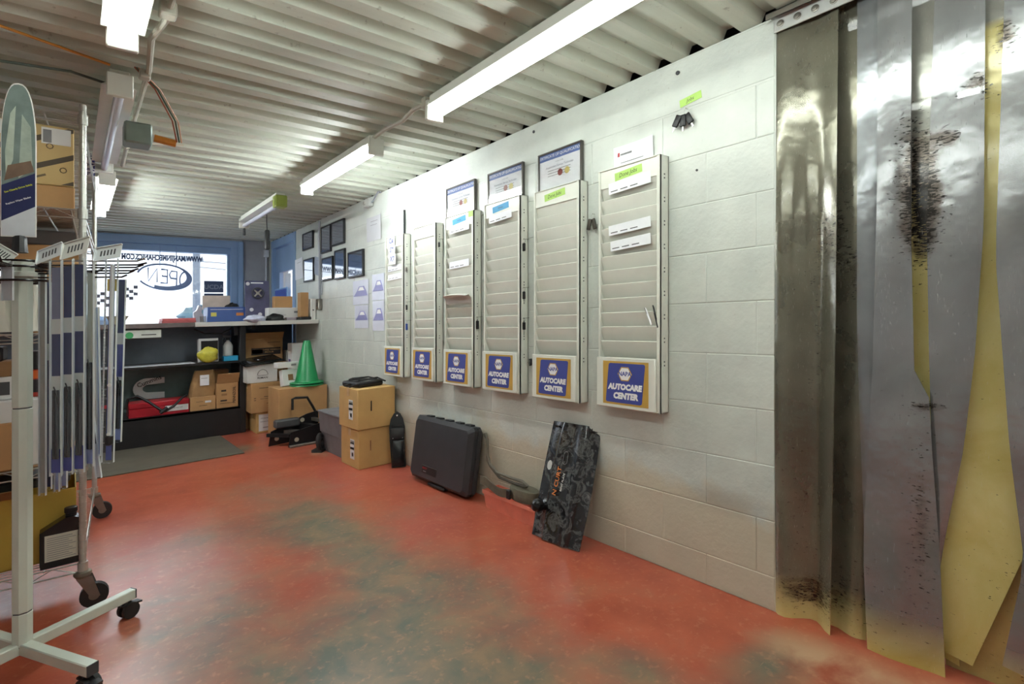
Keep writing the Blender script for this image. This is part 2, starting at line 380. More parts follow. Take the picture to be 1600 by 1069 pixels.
# back wall, blue shop window
WX1, WZ0, WZ1 = 1.49, .86, 2.0
bw = MB().box(X0, XW+.2, Y1, Y1+.2, 0, WZ0, BW)
bw.box(1.66, XW+.2, Y1-.02, Y1+.2, WZ0, 2.2, M((150, 152, 156), .6, 0, .12, 5)).box(X0, -1.55, Y1, Y1+.2, WZ0, 2.2, BW).box(X0, 1.66, Y1, Y1+.2, 2.10, 2.2, BW)
struct(bw, 'wall_back')
win = MB().box(-1.55, 1.66, Y1-.05, Y1+.1, 2.075, 2.165, FRB, .004).box(-1.55, 1.66, Y1-.01, Y1+.1, WZ1, 2.075, FRB, .003)
win.box(WX1+.03, 1.60, Y1-.05, Y1+.1, WZ0, 2.08, FRB, .004).box(WX1, WX1+.03, Y1, Y1+.09, WZ0, 2.08, FRB, .003).box(1.60, 1.66, Y1-.08, Y1+.1, WZ0, 2.16, FRB, .01)
win.box(-1.55, -1.47, Y1-.03, Y1+.1, WZ0, 2.08, FRB, .004).box(-1.55, 1.60, Y1-.12, Y1+.1, WZ0-.04, WZ0, FRB, .004)
win = struct(win, 'window_1')
for a, b in ((-1.47, WX1),): MB().box(a, b, Y1+.04, Y1+.046, WZ0, WZ1, GLASS).build('pane', win)
MB().tube([(1.93, Y1-.05, 2.17), (1.93, Y1-.05, .9)], .012, M((190, 196, 206), .4), 10).build('pipe', win)
MB().box(1.90, 1.96, Y1-.08, Y1-.03, 1.98, 2.07, M((200, 205, 212), .4), .004).build('pipe_box', win)
g = INKB
MB(fr((RY(256, 402, Y1).x, Y1+.035, RY(256, 403, Y1).z), (-1, 0, 0), (0, 0, 1))).text('WWW.MANJINMECHANICS.COM', Matrix.Identity(4), .088, M((70, 86, 120), .5, 0, 0), .0, .05, 'CENTER', .60).build('window_lettering', win)
p = RY(335, 446, Y1); MB().box(p.x-.105, p.x+.105, Y1+.030, Y1+.036, p.z-.085, p.z+.055, M((70, 82, 112), .5, 0, 0)).box(p.x-.105, p.x+.105, Y1+.030, Y1+.036, p.z-.125, p.z-.097, M((70, 82, 112), .5, 0, 0)).text('UCDA', FYW(p.x, p.z-.02, Y1+.029), .075, M((150, 156, 172), .5, 0, 0), 0, .01).build('window_sticker', win)
for cx, cy, sg in ((204, 462, 1), (166, 466, -1)):
    p = RY(cx, cy, Y1); mb = MB()
    for i in range(4):
        for j in range(4):
            if (i+j) % 2 == 0: mb.box(p.x-.09+i*.04, p.x-.052+i*.04, Y1+.032, Y1+.035, p.z-.07+j*.038+i*.012*sg, p.z-.034+j*.038+i*.012*sg, M((120, 120, 132), .5, 0, 0))
    mb.build('chequered_sticker', win)
# blue door in the far end of the right wall
dr = MB().box(XW-.01, XW+.12, DY0, DY0+.07, 0, 2.17, FRB, .004).box(XW-.01, XW+.12, DY1-.07, DY1, 0, 2.17, FRB, .004).box(XW-.01, XW+.12, DY0+.07, DY1-.07, 2.07, 2.17, FRB, .004)
dr = struct(dr, 'door_1')
lf = MB().box(XW+.03, XW+.075, DY0+.075, DY1-.075, .01, 1.30, FRB, .003).box(XW+.03, XW+.075, DY0+.075, DY1-.075, 1.76, 2.06, FRB, .003)
lf.box(XW+.03, XW+.075, DY0+.075, DY0+.22, 1.30, 1.76, FRB).box(XW+.03, XW+.075, DY1-.22, DY1-.075, 1.30, 1.76, FRB).build('door_leaf', dr)
MB().box(XW+.05, XW+.056, DY0+.22, DY1-.22, 1.30, 1.76, GLASS).build('door_glass', dr)
MB().box(XW+.04, XW+.046, DY0+.32, DY0+.52, 1.38, 1.72, PAPER).build('notice', dr, 'white paper notice taped inside the door glass')
# street outside
OUT = M((196, 200, 208), .9, 0, .05, 1)
struct(MB().box(-30, 30, Y1+.25, 60, -.25, -.2, M((150, 152, 156), .9)), 'street_ground')
# next bay behind the strip curtain
by = MB().box(6.4, 6.6, Y0, 3.6, -.1, 2.7, M((176, 176, 170), .7)).box(XW+.2, 6.5, 3.4, 3.6, -.1, 2.7, M((160, 160, 156), .7)).box(XW+.22, 6.6, Y0, 3.6, 2.7, 2.8, M((120, 120, 116), .8))
struct(by.box(XW+.2, XW+.22, Y0-.2, Y1+.2, 2.18, 2.8, BW), 'wall_bay')

# ---------------------------------------------------------------- lamps
def lamp(x, ya, yb, lit, label, power=1, hb=2.172, group=None, two=True):
    t = thing('strip_light', label, 'ceiling light', (x, (ya+yb)/2, 2.06), group)
    mb = MB().box(x-.035, x+.035, ya+.01, yb-.01, hb-.045, hb, ENAMEL, .004)
    mb.prism([(-.06, 0), (.06, 0), (.032, .018), (-.032, .018)], ya+.03, yb-.03, ENAMEL, fr((x, 0, hb-.062), (1, 0, 0), (0, 0, 1)) @ Matrix.Scale(-1, 4, (0, 0, 1)))
    mb.build('housing', t)
    for s in (ya, yb): MB().box(x-.045, x+.045, s-.012, s+.012, hb-.115, hb-.02, ENAMEL, .004).build('lamp_holder', t)
    MB().tube([(x, ya+.012, hb-.087), (x, yb-.012, hb-.087)], .018, lit, 14).build('tube', t)
    return t
OFFT = M((206, 210, 222), .2, 0, .03)
LX = 1.335
lamp(LX, -.28, 2.17, TUBEM, 'long lit strip light at the photo top, nearer the right wall')
lamp(LX, 2.80, 3.95, TUBEH, 'short lit strip light joined by a cable to the long one near the right wall')
t = lamp(1.30, 4.45, 5.62, OFFT, 'unlit strip light with a green end cap and a hanging switch, near the blue door')
GRN = M((150, 168, 70), .4)
MB().box(1.255, 1.345, 4.43, 4.52, 2.055, 2.15, GRN, .006).build('end_cap', t, 'yellow green end cap')
mb = MB().tube([(1.30, 4.85, 2.06), (1.30, 4.85, 2.0), (1.305, 4.86, 1.93)], .004, BLK, 6).box(1.285, 1.325, 4.84, 4.88, 1.76, 1.93, BLK, .008); mb.build('hanging_switch', t, 'black switch box hanging on a cord')
MB().tube([(1.30, 5.62, 2.06), (1.30, 5.62, 1.99)], .012, BLK, 6).build('pull_end', t)
lamp(.135, .2, 2.22, TUBEM, 'lit strip light at the top edge of the photo, left of the cable')
t = lamp(.155, 2.68, 4.02, OFFT, 'unlit strip light with loose wires and a grey junction box hanging from it')
jb = MB().box(.19, .30, 3.02, 3.13, 1.98, 2.08, M((120, 132, 124), .45, .3), .008); jb.build('junction_box', t, 'grey green metal junction box')
MB().tube([(.31, 3.07, 2.03), (.40, 3.07, 2.02)], .018, M((190, 120, 40), .4), 10).build('wire_connector', t, 'orange connector')
for i, c in enumerate(((150, 70, 40), (60, 80, 60), (176, 130, 96))):
    MB().tube([(.20+.006*i, 2.62, 2.17), (.28+.01*i, 2.75, 2.15), (.37+.012*i, 2.95, 2.09), (.40+.01*i, 3.04, 2.02)], .0035, M(c, .5), 6).build('wire', t)
MB().tube([(.21, 3.1, 2.0), (.22, 3.4, 2.05), (.30, 3.5, 2.12), (.5, 3.55, 2.16)], .004, M((190, 180, 160), .5), 6).build('wire', t)
lamp(.185, 4.36, 5.62, TUBEH, 'short lit strip light farthest from the camera, above the counter end of the shop')
WIRE = M((176, 174, 160), .45)
pts = [(.255, 1.2, 2.165), (.25, 2.0, 2.163), (.245, 2.1, 2.14), (.225, 2.3, 2.16), (.245, 2.6, 2.163), (.245, 3.6, 2.163), (.255, 4.2, 2.16)]
mb = MB().tube(pts, .011, WIRE, 8); mb.box(.22, .27, 2.03, 2.08, 2.13, 2.175, WIRE, .005).box(.215, .255, 2.62, 2.67, 2.14, 2.175, WIRE, .005); mb.thing('armoured_cable', 'pale armoured cable running along the deck beside the left row of lamps', 'cable')
mb = MB().tube([(LX-.02, 2.17, 2.15), (LX-.03, 2.32, 2.155), (LX+.01, 2.50, 2.165), (LX-.015, 2.66, 2.16), (LX-.01, 2.82, 2.155)], .011, WIRE, 8).box(LX-.05, LX+.01, 2.175, 2.21, 2.12, 2.172, WIRE, .005)
mb.thing('armoured_cable', 'pale armoured cable linking the two lit strip lights near the right wall', 'cable')
MB().tube([(-1.6, 2.24, 2.168), (-.9, 2.30, 2.165), (-.2, 2.52, 2.168), (.12, 2.64, 2.165)], .005, M((196, 128, 40), .5), 6).thing('orange_cord', 'thin orange cord strung across the deck at the upper left', 'cord')
MB().tube([(-1.4, 2.55, 2.13), (-.55, 2.62, 2.09), (-.25, 2.64, 2.085), (-.1, 2.70, 2.12), (.0, 2.78, 2.158), (.12, 2.85, 2.165)], .0055, M((74, 84, 74), .5), 8).thing('dark_cable', 'dark sagging cable below the deck at the upper left, over the wire shelving', 'cable')
# unseen fill lamps behind the camera, and ones added to light the next bay
for x, a in ((.135, -2.6), (LX, -2.9)): lamp(x, a, a+2.2, TUBEM, 'unseen fill strip light behind the camera, %s row' % ('left' if x < 1 else 'right'))
def baylamp(x, a, h): 
    mb = MB().box(x-.06, x+.06, a, a+2.2, h-.06, h, ENAMEL, .004).tube([(x, a, h-.08), (x, a+2.2, h-.08)], .02, TUBEM, 12); mb.thing('bay_glow_light', 'strip light added in the next bay to glow through the strip curtain, %s' % ('nearer row' if x < 4 else 'farther row'), 'ceiling light')
baylamp(3.2, -1.2, 2.69); baylamp(4.9, -1.0, 2.69)

# ---------------------------------------------------------------- strip curtain in the bay opening
def lerp(a, b, t): return a + (b-a)*t
def strip(parent, rows, xo, mat, wave=(0, 1, 0), lab=None, n=22, k=9):
    g = []
    for i in range(n+1):
        t = i/n; py = lerp(rows[0][0], rows[-1][0], t)
        for a, b in zip(rows, rows[1:]):
            if a[0] <= py <= b[0] + 1e-6: q = (py-a[0])/(b[0]-a[0]); l, r = lerp(a[1], b[1], q), lerp(a[2], b[2], q); dl, dr_ = lerp(a[3], b[3], q) if len(a) > 3 else 0, lerp(a[4], b[4], q) if len(a) > 4 else 0; break
        row = []
        for j in range(k+1):
            u = j/k; px = lerp(l, r, u); p = RX(px, py + lerp(dl, dr_, u), xo)
            p.x += wave[0]*math.sin(math.pi*wave[1]*u + wave[2])*min(1, .25 + 1.2*t) + .006*math.sin(3*t + xo*90); row.append(p)
        g.append(row)
    return MB().sheet(g, .003, mat).build('strip', parent, lab, 60)
SILV = strip_mat('cloudy_pvc_strip', (164, 166, 168), .80, .55, True, (0, .16)); SILD = strip_mat('grimy_pvc_strip', (134, 131, 114), .88, .45, True, (0, .16))
YELA = strip_mat('half_yellowed_pvc_strip', (186, 186, 176), .88, .45, True, (1.42, 1.50)); YELB = strip_mat('amber_pvc_strip', (186, 186, 176), .88, .45, True, (1.86, 1.93))
YEL = strip_mat('yellowed_pvc_strip', (226, 212, 136), .80, .15, True); BACK = strip_mat('rear_pvc_strip', (168, 172, 176), .75, .55, False)
ct = thing('strip_curtain', 'clouded clear plastic strip curtain hanging in the opening beside the block wall', 'curtain', (XW+.03, .3, 0))
T0 = 12
def top(px): return 49 - .4*(px-1212)
def S(l, r, pts, xo, mat, wave=(0, 1, 0), lab=None):      # pts: (py, left px, right px); the top follows the rail
    a = pts[0]; rows = [(60, a[1], a[2], top(a[1])-60, top(a[2])-60)] + [(p[0], p[1], p[2], p[3] if len(p) > 3 else 0, p[4] if len(p) > 4 else 0) for p in pts[1:]]
    return strip(ct, rows, xo, mat, wave, lab)
S(0, 0, [(60, 1212, 1312), (500, 1211, 1311), (940, 1211, 1301, 12, 52)], 1.995, SILD, (-.030, 2.3, .3), 'left-hand strip, yellowed and splashed brown at its foot')
S(0, 0, [(60, 1262, 1374), (500, 1280, 1368), (950, 1285, 1353, 30, 52)], 2.025, SILD, (.012, 2, 0))
S(0, 0, [(60, 1341, 1426), (500, 1340, 1424), (620, 1343, 1420), (985, 1356, 1425, 10, 55)], 2.010, BACK, (-.012, 2, .5))
S(0, 0, [(60, 1371, 1425), (300, 1371, 1422), (600, 1364, 1429), (622, 1362, 1452), (700, 1358, 1456), (860, 1350, 1468), (1010, 1357, 1477, 18, 56)], 1.985, SILV, (-.008, 1.5, .3), 'strip with a wide brown scorch mark and a torn crease')
S(0, 0, [(60, 1415, 1500), (400, 1410, 1490), (1000, 1428, 1500, 0, 40)], 2.045, YELA, (.004, 1, 0), 'yellowed strip behind the scorched one')
S(0, 0, [(60, 1463, 1541), (350, 1449, 1538), (550, 1452, 1524), (700, 1456, 1506), (850, 1460, 1474), (900, 1462, 1466)], 2.0, SILV, (-.006, 1, 0), 'strip that twists narrow towards its foot')
S(0, 0, [(60, 1530, 1600), (400, 1532, 1600), (700, 1500, 1590), (870, 1466, 1600), (1000, 1436, 1520, 0, 40)], 2.032, YELB, (.004, 1, 0), 'amber strip, torn at its foot')
S(0, 0, [(60, 1573, 1700), (400, 1556, 1690), (700, 1578, 1690), (880, 1601, 1690), (1040, 1566, 1700, 0, 60)], 1.992, SILV, (-.006, 1, 0))
S(0, 0, [(60, 1540, 1640), (800, 1520, 1640), (880, 1468, 1640), (1030, 1478, 1600, 8, 60)], 2.06, YEL, (.004, 1, 0), 'broad amber strip at the back')
S(0, 0, [(60, 1600, 1760), (1000, 1600, 1760, 0, 100)], 2.05, BACK, (.01, 1, 0))
for k in range(5): S(0, 0, [(60, 1690+k*160, 1870+k*170), (1000, 1690+k*160, 1870+k*170, 60+k*40, 110+k*50)], 2.0+.02*(k % 2), SILV, (-.008, 1.5, 0))
mb = MB().box(XW-.012, XW-.006, -1.2, .856, 2.115, 2.172, GALV, .002).box(XW-.006, XW+.06, -1.2, .856, 2.150, 2.172, GALV, .001); mb.build('rail', ct)
for i in range(22):
    yy = .832 - .058*i if i < 6 else .832-.058*6-.11*(i-6)
    if yy > -1.15: MB().lathe([(.013, 0), (.013, .002), (.009, .003), (.008, .007), (.004, .008)], STEEL, 12, fr((XW-.012, yy, 2.141), (0, -1, 0), (0, 0, 1))).build('bolt', ct)
MB().box(XW-.05, XW-.002, .30, .868, 2.173, 2.176, STEEL).box(XW-.05, XW-.047, .30, .868, 2.155, 2.176, STEEL).thing('angle_bracket', 'steel angle bracket fixed under the deck above the strip curtain rail', 'bracket')

# ---------------------------------------------------------------- job ticket racks on the wall
GOLD = M((196, 156, 70), .5, 0, .06); NBLUE = M((62, 74, 150), .45, 0, .06); LWHITE = M((240, 240, 240), .5, 0, 0)
RD_ = .066
def rack(ya, yb, hb, ht, label, n=12):
    w = yb-ya; t = thing('ticket_rack', label, 'wall rack', (XW, (ya+yb)/2, hb), 'louvred ticket racks on the block wall')
    f = XW-RD_
    mb = MB().box(XW-.006, XW-.001, ya, yb, hb, ht, ENAMEL)
    for s in (ya, yb-.003): mb.box(f, XW-.001, s, s+.003, hb, ht, ENAMEL, .0008)
    mb.box(f, f+.012, ya, ya+.016, hb, ht, ENAMEL, .001).box(f, f+.012, yb-.010, yb, hb+.23, ht, ENAMEL, .001)
    mb.box(f+.006, f+.009, ya+.016, yb-.003, ht-.085, ht-.002, ENAMEL).box(f, XW-.002, ya, yb, ht-.004, ht, ENAMEL, .001).box(f, XW-.002, ya, yb, hb, hb+.004, ENAMEL, .001)
    for i in range(9):
        z = hb + .2 + (ht-hb-.3)*i/8
        for q in (0, .016): mb.box(f+.03, f+.036, ya-.0012, ya+.001, z+q, z+q+.006, DGREY)
    mb.build('body', t)
    MB().box(f-.012, f+.002, ya+.016, yb, hb+.004, hb+.232, ENAMEL, .003).build('label_box', t)
    z0, z1 = hb+.232, ht-.085; st = (z1-z0)/n; key = (round(w, 3), round(st, 4))
    for i in range(n):
        T = fr((f+.030, yb-.004, z0+i*st), (1, 0, 0), (0, 0, 1))        # local x = depth, y = up, z = along -y
        MB().prism([(.010, 0), (.012, 0), (-.016, st+.008), (-.018, st+.010), (-.0215, st+.008), (-.0205, st+.003)], .0, w-.021, ENAMEL, T).build('pocket', t)
    yc, zc = (ya+yb)/2+.004, hb+.118; sw = min(.125, (w-.05)/2); T = FXW(yc, zc, f-.0125)
    mb = MB().box(-sw, sw, -.098, .098, 0, .0008, GOLD, 0, T).prism(rr_(sw*.80, .089, .010, -.006), .0009, .0014, NBLUE, T)
    hx = [(.040*math.cos(a*math.pi/3)*sw/.125, .042+.036*math.sin(a*math.pi/3)) for a in range(6)]
    hx2 = [(x*.86, .042+(y-.042)*.86) for x, y in hx]
    mb.prism(hx, .0015, .0019, GOLD, T).prism(hx2, .0020, .0023, LWHITE, T).text('NAPA', T @ Matrix.Translation((0, .042, 0)), .027*sw/.125, NBLUE, .0026, .03)
    mb.text('AUTOCARE', T @ Matrix.Translation((0, -.018, 0)), .036*sw/.125*.96, LWHITE, .0022, .07, 'CENTER', 1.0, .12).text('CENTER', T @ Matrix.Translation((.004, -.058, 0)), .036*sw/.125, LWHITE, .0022, .07, 'CENTER', 1.0, .12)
    mb.build('sticker', t, 'blue and gold sticker')
    return t
def rr_(w, h, r, sh):
    o = []
    for cx, cy, a0 in ((w-r, h-r, 0), (-w+r, h-r, 90), (-w+r, -h+r, 180), (w-r, -h+r, 270)):
        for q in (0, 30, 60, 90): a = math.radians(a0+q); x, y = cx+r*math.cos(a), cy+r*math.sin(a); o.append((x + y*.10, y))
    return o
RK = [(3.546, 3.838, .682, 1.765, 'ticket rack with number plates stuck at its top, the farthest from the strip curtain'),
      (3.090, 3.394, .680, 1.775, 'ticket rack with shiny empty pockets and a key at its top corner'),
      (2.650, 2.973, .679, 1.785, 'ticket rack with blue tape and a sheet sagging out of a middle pocket'),
      (2.210, 2.541, .680, 1.790, 'ticket rack with blue tape and three keys hanging on its side'),
      (1.764, 2.094, .676, 1.775, 'ticket rack with green tape and no papers in its pockets'),
      (1.302, 1.641, .680, 1.782, 'ticket rack with green tape and three paper slips, beside the bare wall')]
racks = [rack(*r) for r in RK]
GTAPE = M((176, 214, 110), .6, 0, .05); BTAPE = M((70, 160, 208), .6, 0, .05)
for i, m, tx, dy in ((5, GTAPE, 'Done Jobs', 0), (4, GTAPE, 'Done Jobs', .01), (3, BTAPE, '', .01), (2, BTAPE, '', .0)):
    ya, yb, hb, ht = RK[i][:4]; T = FXW((ya+yb)/2+dy, ht-.040, XW-RD_+.0055) @ Matrix.Rotation(.08, 4, 'Z')
    mb = MB().box(-.075, .075, -.018, .018, 0, .0006, m, 0, T)
    mb.text(tx, T, .026, INK, .0009, 0, 'CENTER', .9, .25) if tx else mb.text('Waiting', T, .016, NAVY, .0009, 0, 'CENTER', .9, .25)
    mb.build('tape_label', racks[i], ('green' if m is GTAPE else 'blue') + ' tape label with handwriting')
MB().box(XW-RD_-.0006, XW-RD_, 2.651, 2.70, 1.745, 1.78, GTAPE).build('tape_scrap', racks[2], 'scrap of green tape')
def slip(i, frac, label, l=.10, r=.10, up=.030, rot=.05):
    ya, yb, hb, ht = RK[i][:4]; z = hb+.232 + (ht-.085-hb-.152)*frac
    T = FXW((ya+yb)/2, z, XW-RD_+.006) @ Matrix.Rotation(rot, 4, 'Z')
    mb = MB().box(-l, r, -.01, up, 0, .0008, PAPER, 0, T)
    for q in range(3): mb.box(-l*.9+q*.055, -l*.9+q*.055+.04, .000, .004, .0008, .0010, DGREY, 0, T)
    mb.thing('paper_slip', label, 'paper', 'job slips in the ticket racks')
slip(5, .885, 'paper slip in the top pocket of the rack beside the bare wall', .11, .12, .042)
slip(5, .665, 'paper slip in the upper middle of the rack beside the bare wall, upper of two', .11, .12, .036)
slip(5, .58, 'paper slip in the upper middle of the rack beside the bare wall, lower of two', .10, .12, .036)
slip(3, .885, 'paper slip in the top pocket of the rack with three hanging keys', .12, .09, .036)
slip(2, .885, 'paper slip in the top pocket of the rack with the sagging sheet', .11, .11, .034, .02)
slip(2, .62, 'paper slip right above the sagging sheet', .11, .11, .036, .02)
slip(0, .70, 'paper slip in the rack under the number plates, the upper one', .11, .11, .034, .02)
slip(0, .62, 'paper slip in the rack under the number plates, the lower one', .11, .11, .034, .02)
ya, yb, hb, ht = RK[2][:4]; g = []
for j in range(9):
    v = (yb-.01) + (ya+.02-yb+.01)*j/8; c = .020*math.sin(j/8*math.pi); z = 1.265 + c*.4
    g.append([(XW-RD_+.010, v, z-.06), (XW-RD_-.004, v, z-.02), (XW-RD_-.02-c, v, z-.004), (XW-RD_-.045-c, v, z-.012)])
MB().sheet(g, .0008, M((214, 214, 208), .5, 0, .03)).thing('curled_sheet', 'curled sheet of paper sagging out of a middle rack pocket', 'paper')
for a, b, m, lb in (((1008, 481), (1018, 508), PAPER, 'white pen tucked in a lower pocket of the rack beside the bare wall'), ((1020, 477), (1028, 512), BLK, 'black pen tucked in a lower pocket of the rack beside the bare wall')):
    p, q = RX(*a, XW-RD_+.002), RX(*b, XW-RD_+.002); mb = MB().tube([p, lerp(p, q, .12), q], .004, m, 8, rr=[.0022, .004, .004]); mb.tube([lerp(p, q, .35)-Vector((.005, 0, 0)), lerp(p, q, .0)-Vector((.005, 0, 0))], .001, CHROME if m is BLK else BLK, 6).thing('pen', lb, 'pen')
def key(y, h, label, fob=(.018, .034), col=BLK, ring=True, x=XW-.04, blade=.03, n=1):
    mb = MB(); c = [(x+.0, y+.011*math.cos(a*math.pi/5), h+.011*math.sin(a*math.pi/5)) for a in range(10)]
    t = thing('car_key', label, 'key', (x, y, h-.08), 'keys hanging by the ticket racks')
    if ring: MB().tube(c, .0012, CHROME, 6, True).build('key_ring', t)
    for q in range(n):
        T = Matrix.Translation((x-.006*q, y + .012*q, h-.012)) @ Matrix.Rotation(.5*(q-(n-1)/2), 4, 'X')
        MB().box(-.005, .005, -fob[0]/2, fob[0]/2, -fob[1]-.005, 0, col, .009, T, 3).build('fob', t)
        if blade: MB().box(-.001, .001, -.003, .003, -fob[1]-.004-blade, -fob[1]-.004, CHROME, 0, T).build('blade', t)
    MB().tube([(XW-.001, y, h+.012), (x-.002, y, h+.010), (x-.002, y, h+.014)], .0015, STEEL, 6).build('hook', t)
sd = lambda px, py, i: RX(px, py, XW-.035)
for px, py, i, lb, kw in ((823, 376, 3, 'black key fob at the top of the three on one rack side', dict(fob=(.022, .04), blade=0)),
        (822, 452, 3, 'key on a ring, the middle of the three on one rack side', dict(fob=(.020, .038), blade=.012)),
        (822, 500, 3, 'black key with a long blade, lowest of the three on one rack side', dict(fob=(.022, .038), blade=.03)),
        (749, 498, 2, 'black fob on the side of the rack with the sagging sheet', dict(fob=(.030, .048), blade=0)),
        (686, 376, 1, 'key with a tan tag at the top corner of the rack with shiny pockets', dict(fob=(.016, .03), blade=.02)),
        (636, 415, 0, 'small grey key, highest on the side of the rack with number plates', dict(fob=(.02, .03), blade=0, col=STEEL)),
        (637, 474, 0, 'key loop in the middle of the side of the rack with number plates', dict(fob=(.02, .034), blade=0)),
        (636, 503, 0, 'blue key, lowest on the side of the rack with number plates', dict(fob=(.024, .045), blade=0, col=M((30, 60, 130), .4)))):
    p = sd(px, py, i); p.y = RK[i][0] - .006; key(p.y-.002, RX(px, py, XW-.035).z, lb, **kw)
p = RX(927, 338, XW-.012); key(p.y, p.z, 'dark bunch of keys hooked on the wall between two racks', (.022, .05), M((66, 60, 52), .5), True, XW-.014, .02, 2)
p = RX(1073, 174, XW-.012); key(p.y, p.z, 'bunch of black keys hanging on the bare wall under green tape', (.028, .045), BLK, True, XW-.016, .02, 3)
T = FXW(*RX(1079, 155).yz, XW-.0005) @ Matrix.Rotation(.12, 4, 'Z'); MB().box(-.05, .05, -.016, .016, 0, .0006, GTAPE, 0, T).text('Jobs', T, .02, INK, .0009, 0, 'CENTER', 1, .25).thing('green_tape', 'strip of green tape with handwriting on the bare wall above the keys', 'tape')
p = RX(829, 566, XW-.01); MB().box(XW-.02, XW-.001, p.y-.006, p.y+.006, p.z-.02, p.z+.02, BLK, .003).tube([(XW-.02, p.y, p.z+.01), (XW-.03, p.y, p.z), (XW-.02, p.y, p.z-.012)], .003, STEEL, 6).thing('hook_clip', 'small black hook clip on the wall at the foot of two racks', 'hook')

# ---------------------------------------------------------------- framed certificates and papers on the wall
ALU = M((96, 92, 88), .35, .6, .05); BLKF = M((28, 28, 32), .35, 0, .05); CBLUE = M((70, 100, 170), .5, 0, .05); SEALR = M((140, 60, 56), .5, 0, 0); SEALG = M((206, 190, 110), .5, 0, 0)
def frame(ya, yb, ha, hb, label, mat=BLKF, tilt=0, kind='plain', fw=.012, x=XW-.001, group='framed papers on the block wall', dep=.02):
    yc, hc = (ya+yb)/2, (ha+hb)/2; W, H = abs(yb-ya)/2, (hb-ha)/2
    t = thing('framed_certificate', label, 'picture frame', (x, yc, ha), group); T = FXW(yc, hc, x-dep*.5) @ Matrix.Rotation(tilt, 4, 'Z')
    mb = MB()
    for a, b, c, d in ((-W, W, H-fw, H), (-W, W, -H, -H+fw), (-W, -W+fw, -H+fw, H-fw), (W-fw, W, -H+fw, H-fw)): mb.box(a, b, c, d, -dep/2, dep/2, mat, .002, T)
    mb.build('frame', t)
    mb = MB().box(-W+fw, W-fw, -H+fw, H-fw, -dep/2+.001, dep/2-.008, PAPER, 0, T); z = dep/2-.0078
    if kind == 'cert':
        mb.box(-W+fw, W-fw, H-fw-.035, H-fw, z-.0006, z, CBLUE, 0, T).text('CERTIFICATE OF QUALIFICATION', T @ Matrix.Translation((0, H-fw-.016, 0)), .0185*W/.14, LWHITE, z+.0003, .02)
        mb.text('in the trade', T @ Matrix.Translation((0, H-fw-.052, 0)), .012, GREY, z+.0003).text('Automotive Service Technician', T @ Matrix.Translation((0, H-fw-.075, 0)), .014*W/.14, INKB, z+.0003)
        for q in range(3): mb.box(-W*.55, W*.5, H-fw-.095-q*.014, H-fw-.092-q*.014, z-.0006, z, GREY, 0, T)
        for dx, sm in ((-.01, SEALR), (.04, SEALG)): mb.lathe([(.018, z-.0006), (.018, z+.0002), (.012, z+.0006)], sm, 20, T @ Matrix.Translation((dx+.015, -H*.20, 0)))
    elif kind == 'plain':
        for q in range(5): mb.box(-W*.5, W*.5, H*.5-q*.035, H*.5-q*.035+.004, z-.0006, z, GREY, 0, T)
    mb.build('paper', t)
    MB().box(-W+fw, W-fw, -H+fw, H-fw, dep/2-.005, dep/2-.003, FGL, 0, T).build('glass', t)
FGL = glass_mat('picture_glass', (1, 1, 1), .12, .03)
GFRAME = glass_mat('reflecting_glass', (.8, .85, .95), .42, .02)
for l, r, tp, lb, i in ((701, 746, 288, 'framed certificate standing on the rack with the sagging sheet', 2), (766, 821, 263, 'framed certificate standing on the rack with three hanging keys', 3), (845, 913, 232, 'framed certificate with a red and a gold seal standing on the green-taped rack without papers', 4)):
    a, b = RX(r, tp).y, RX(l, tp).y; frame(a, b, RK[i][3]+.003, RX((l+r)/2, tp).z, lb, ALU, 0, 'cert', .010, XW-.004, 'framed certificates standing on the racks')
FGL = GFRAME
for l, r, tl, bl, lb, w in ((475, 491, 363, 390, 'black framed notice, uppermost by the blue door', 0), (504, 519, 353, 395, 'narrow black framed notice right beside the vertical conduit', 0),
        (520, 540, 345, 383, 'black framed notice in the top row, nearest the blank sheet', 0), (525, 541, 390, 436, 'narrow framed licence, second from the racks in the lower row', 0), (546, 570, 392, 433, 'wide black framed licence, nearest the racks in the lower row', 0),
        (505, 522, 402, 438, 'framed paper in the lower row just right of the conduit', 0), (477, 492, 404, 440, 'framed paper in the lower row just left of the conduit', 0)):
    p, q = RX(l, bl), RX(r, tl)
    hh = RX((l+r)/2, (tl+bl)/2); half = (RX((l+r)/2, tl).z - RX((l+r)/2, bl).z)/2
    frame(q.y, p.y, hh.z-half, hh.z+half, lb, BLKF, .0, 'plain', .016)
def wallpaper(l, r, tp, bt, label, mat=None, tilt=0, cat='paper', name='wall_paper', lines=3, curl=.004):
    c = RX((l+r)/2, (tp+bt)/2); H = (RX((l+r)/2, tp).z-RX((l+r)/2, bt).z)/2; W = abs(RX(l, 500).y-RX(r, 500).y)/2
    T = FXW(c.y, c.z, XW-.0015) @ Matrix.Rotation(tilt, 4, 'Z'); mat = mat or PAPER
    g = [[(-W+2*W*i/6, -H+2*H*j/6, curl*(abs(i-3)/3)**2*(1+j/6)) for j in range(7)] for i in range(7)]
    mb = MB().sheet(g, .0008, mat, T)
    for q in range(lines): mb.box(-W*.6, W*(.6-.2*(q % 2)), H*(.6-.3*q), H*(.6-.3*q)+.003, .001, curl*.2+.0016, GREY, 0, T)
    return mb, T, W, H
mb, T, W, H = wallpaper(960, 1021, 222, 272, '', lines=0, tilt=.02); mb.box(-W*.85, -W*.7, H*.35, H*.6, 0, .005, RED, 0, T).box(-W*.66, -W*.1, H*.4, H*.5, 0, .004, GREY, 0, T).box(-W*.8, W*.5, -H*.1, -H*.06, 0, .003, GREY, 0, T)
mb.thing('letter', 'white letter with a small red mark, tucked above the rack beside the bare wall', 'paper')
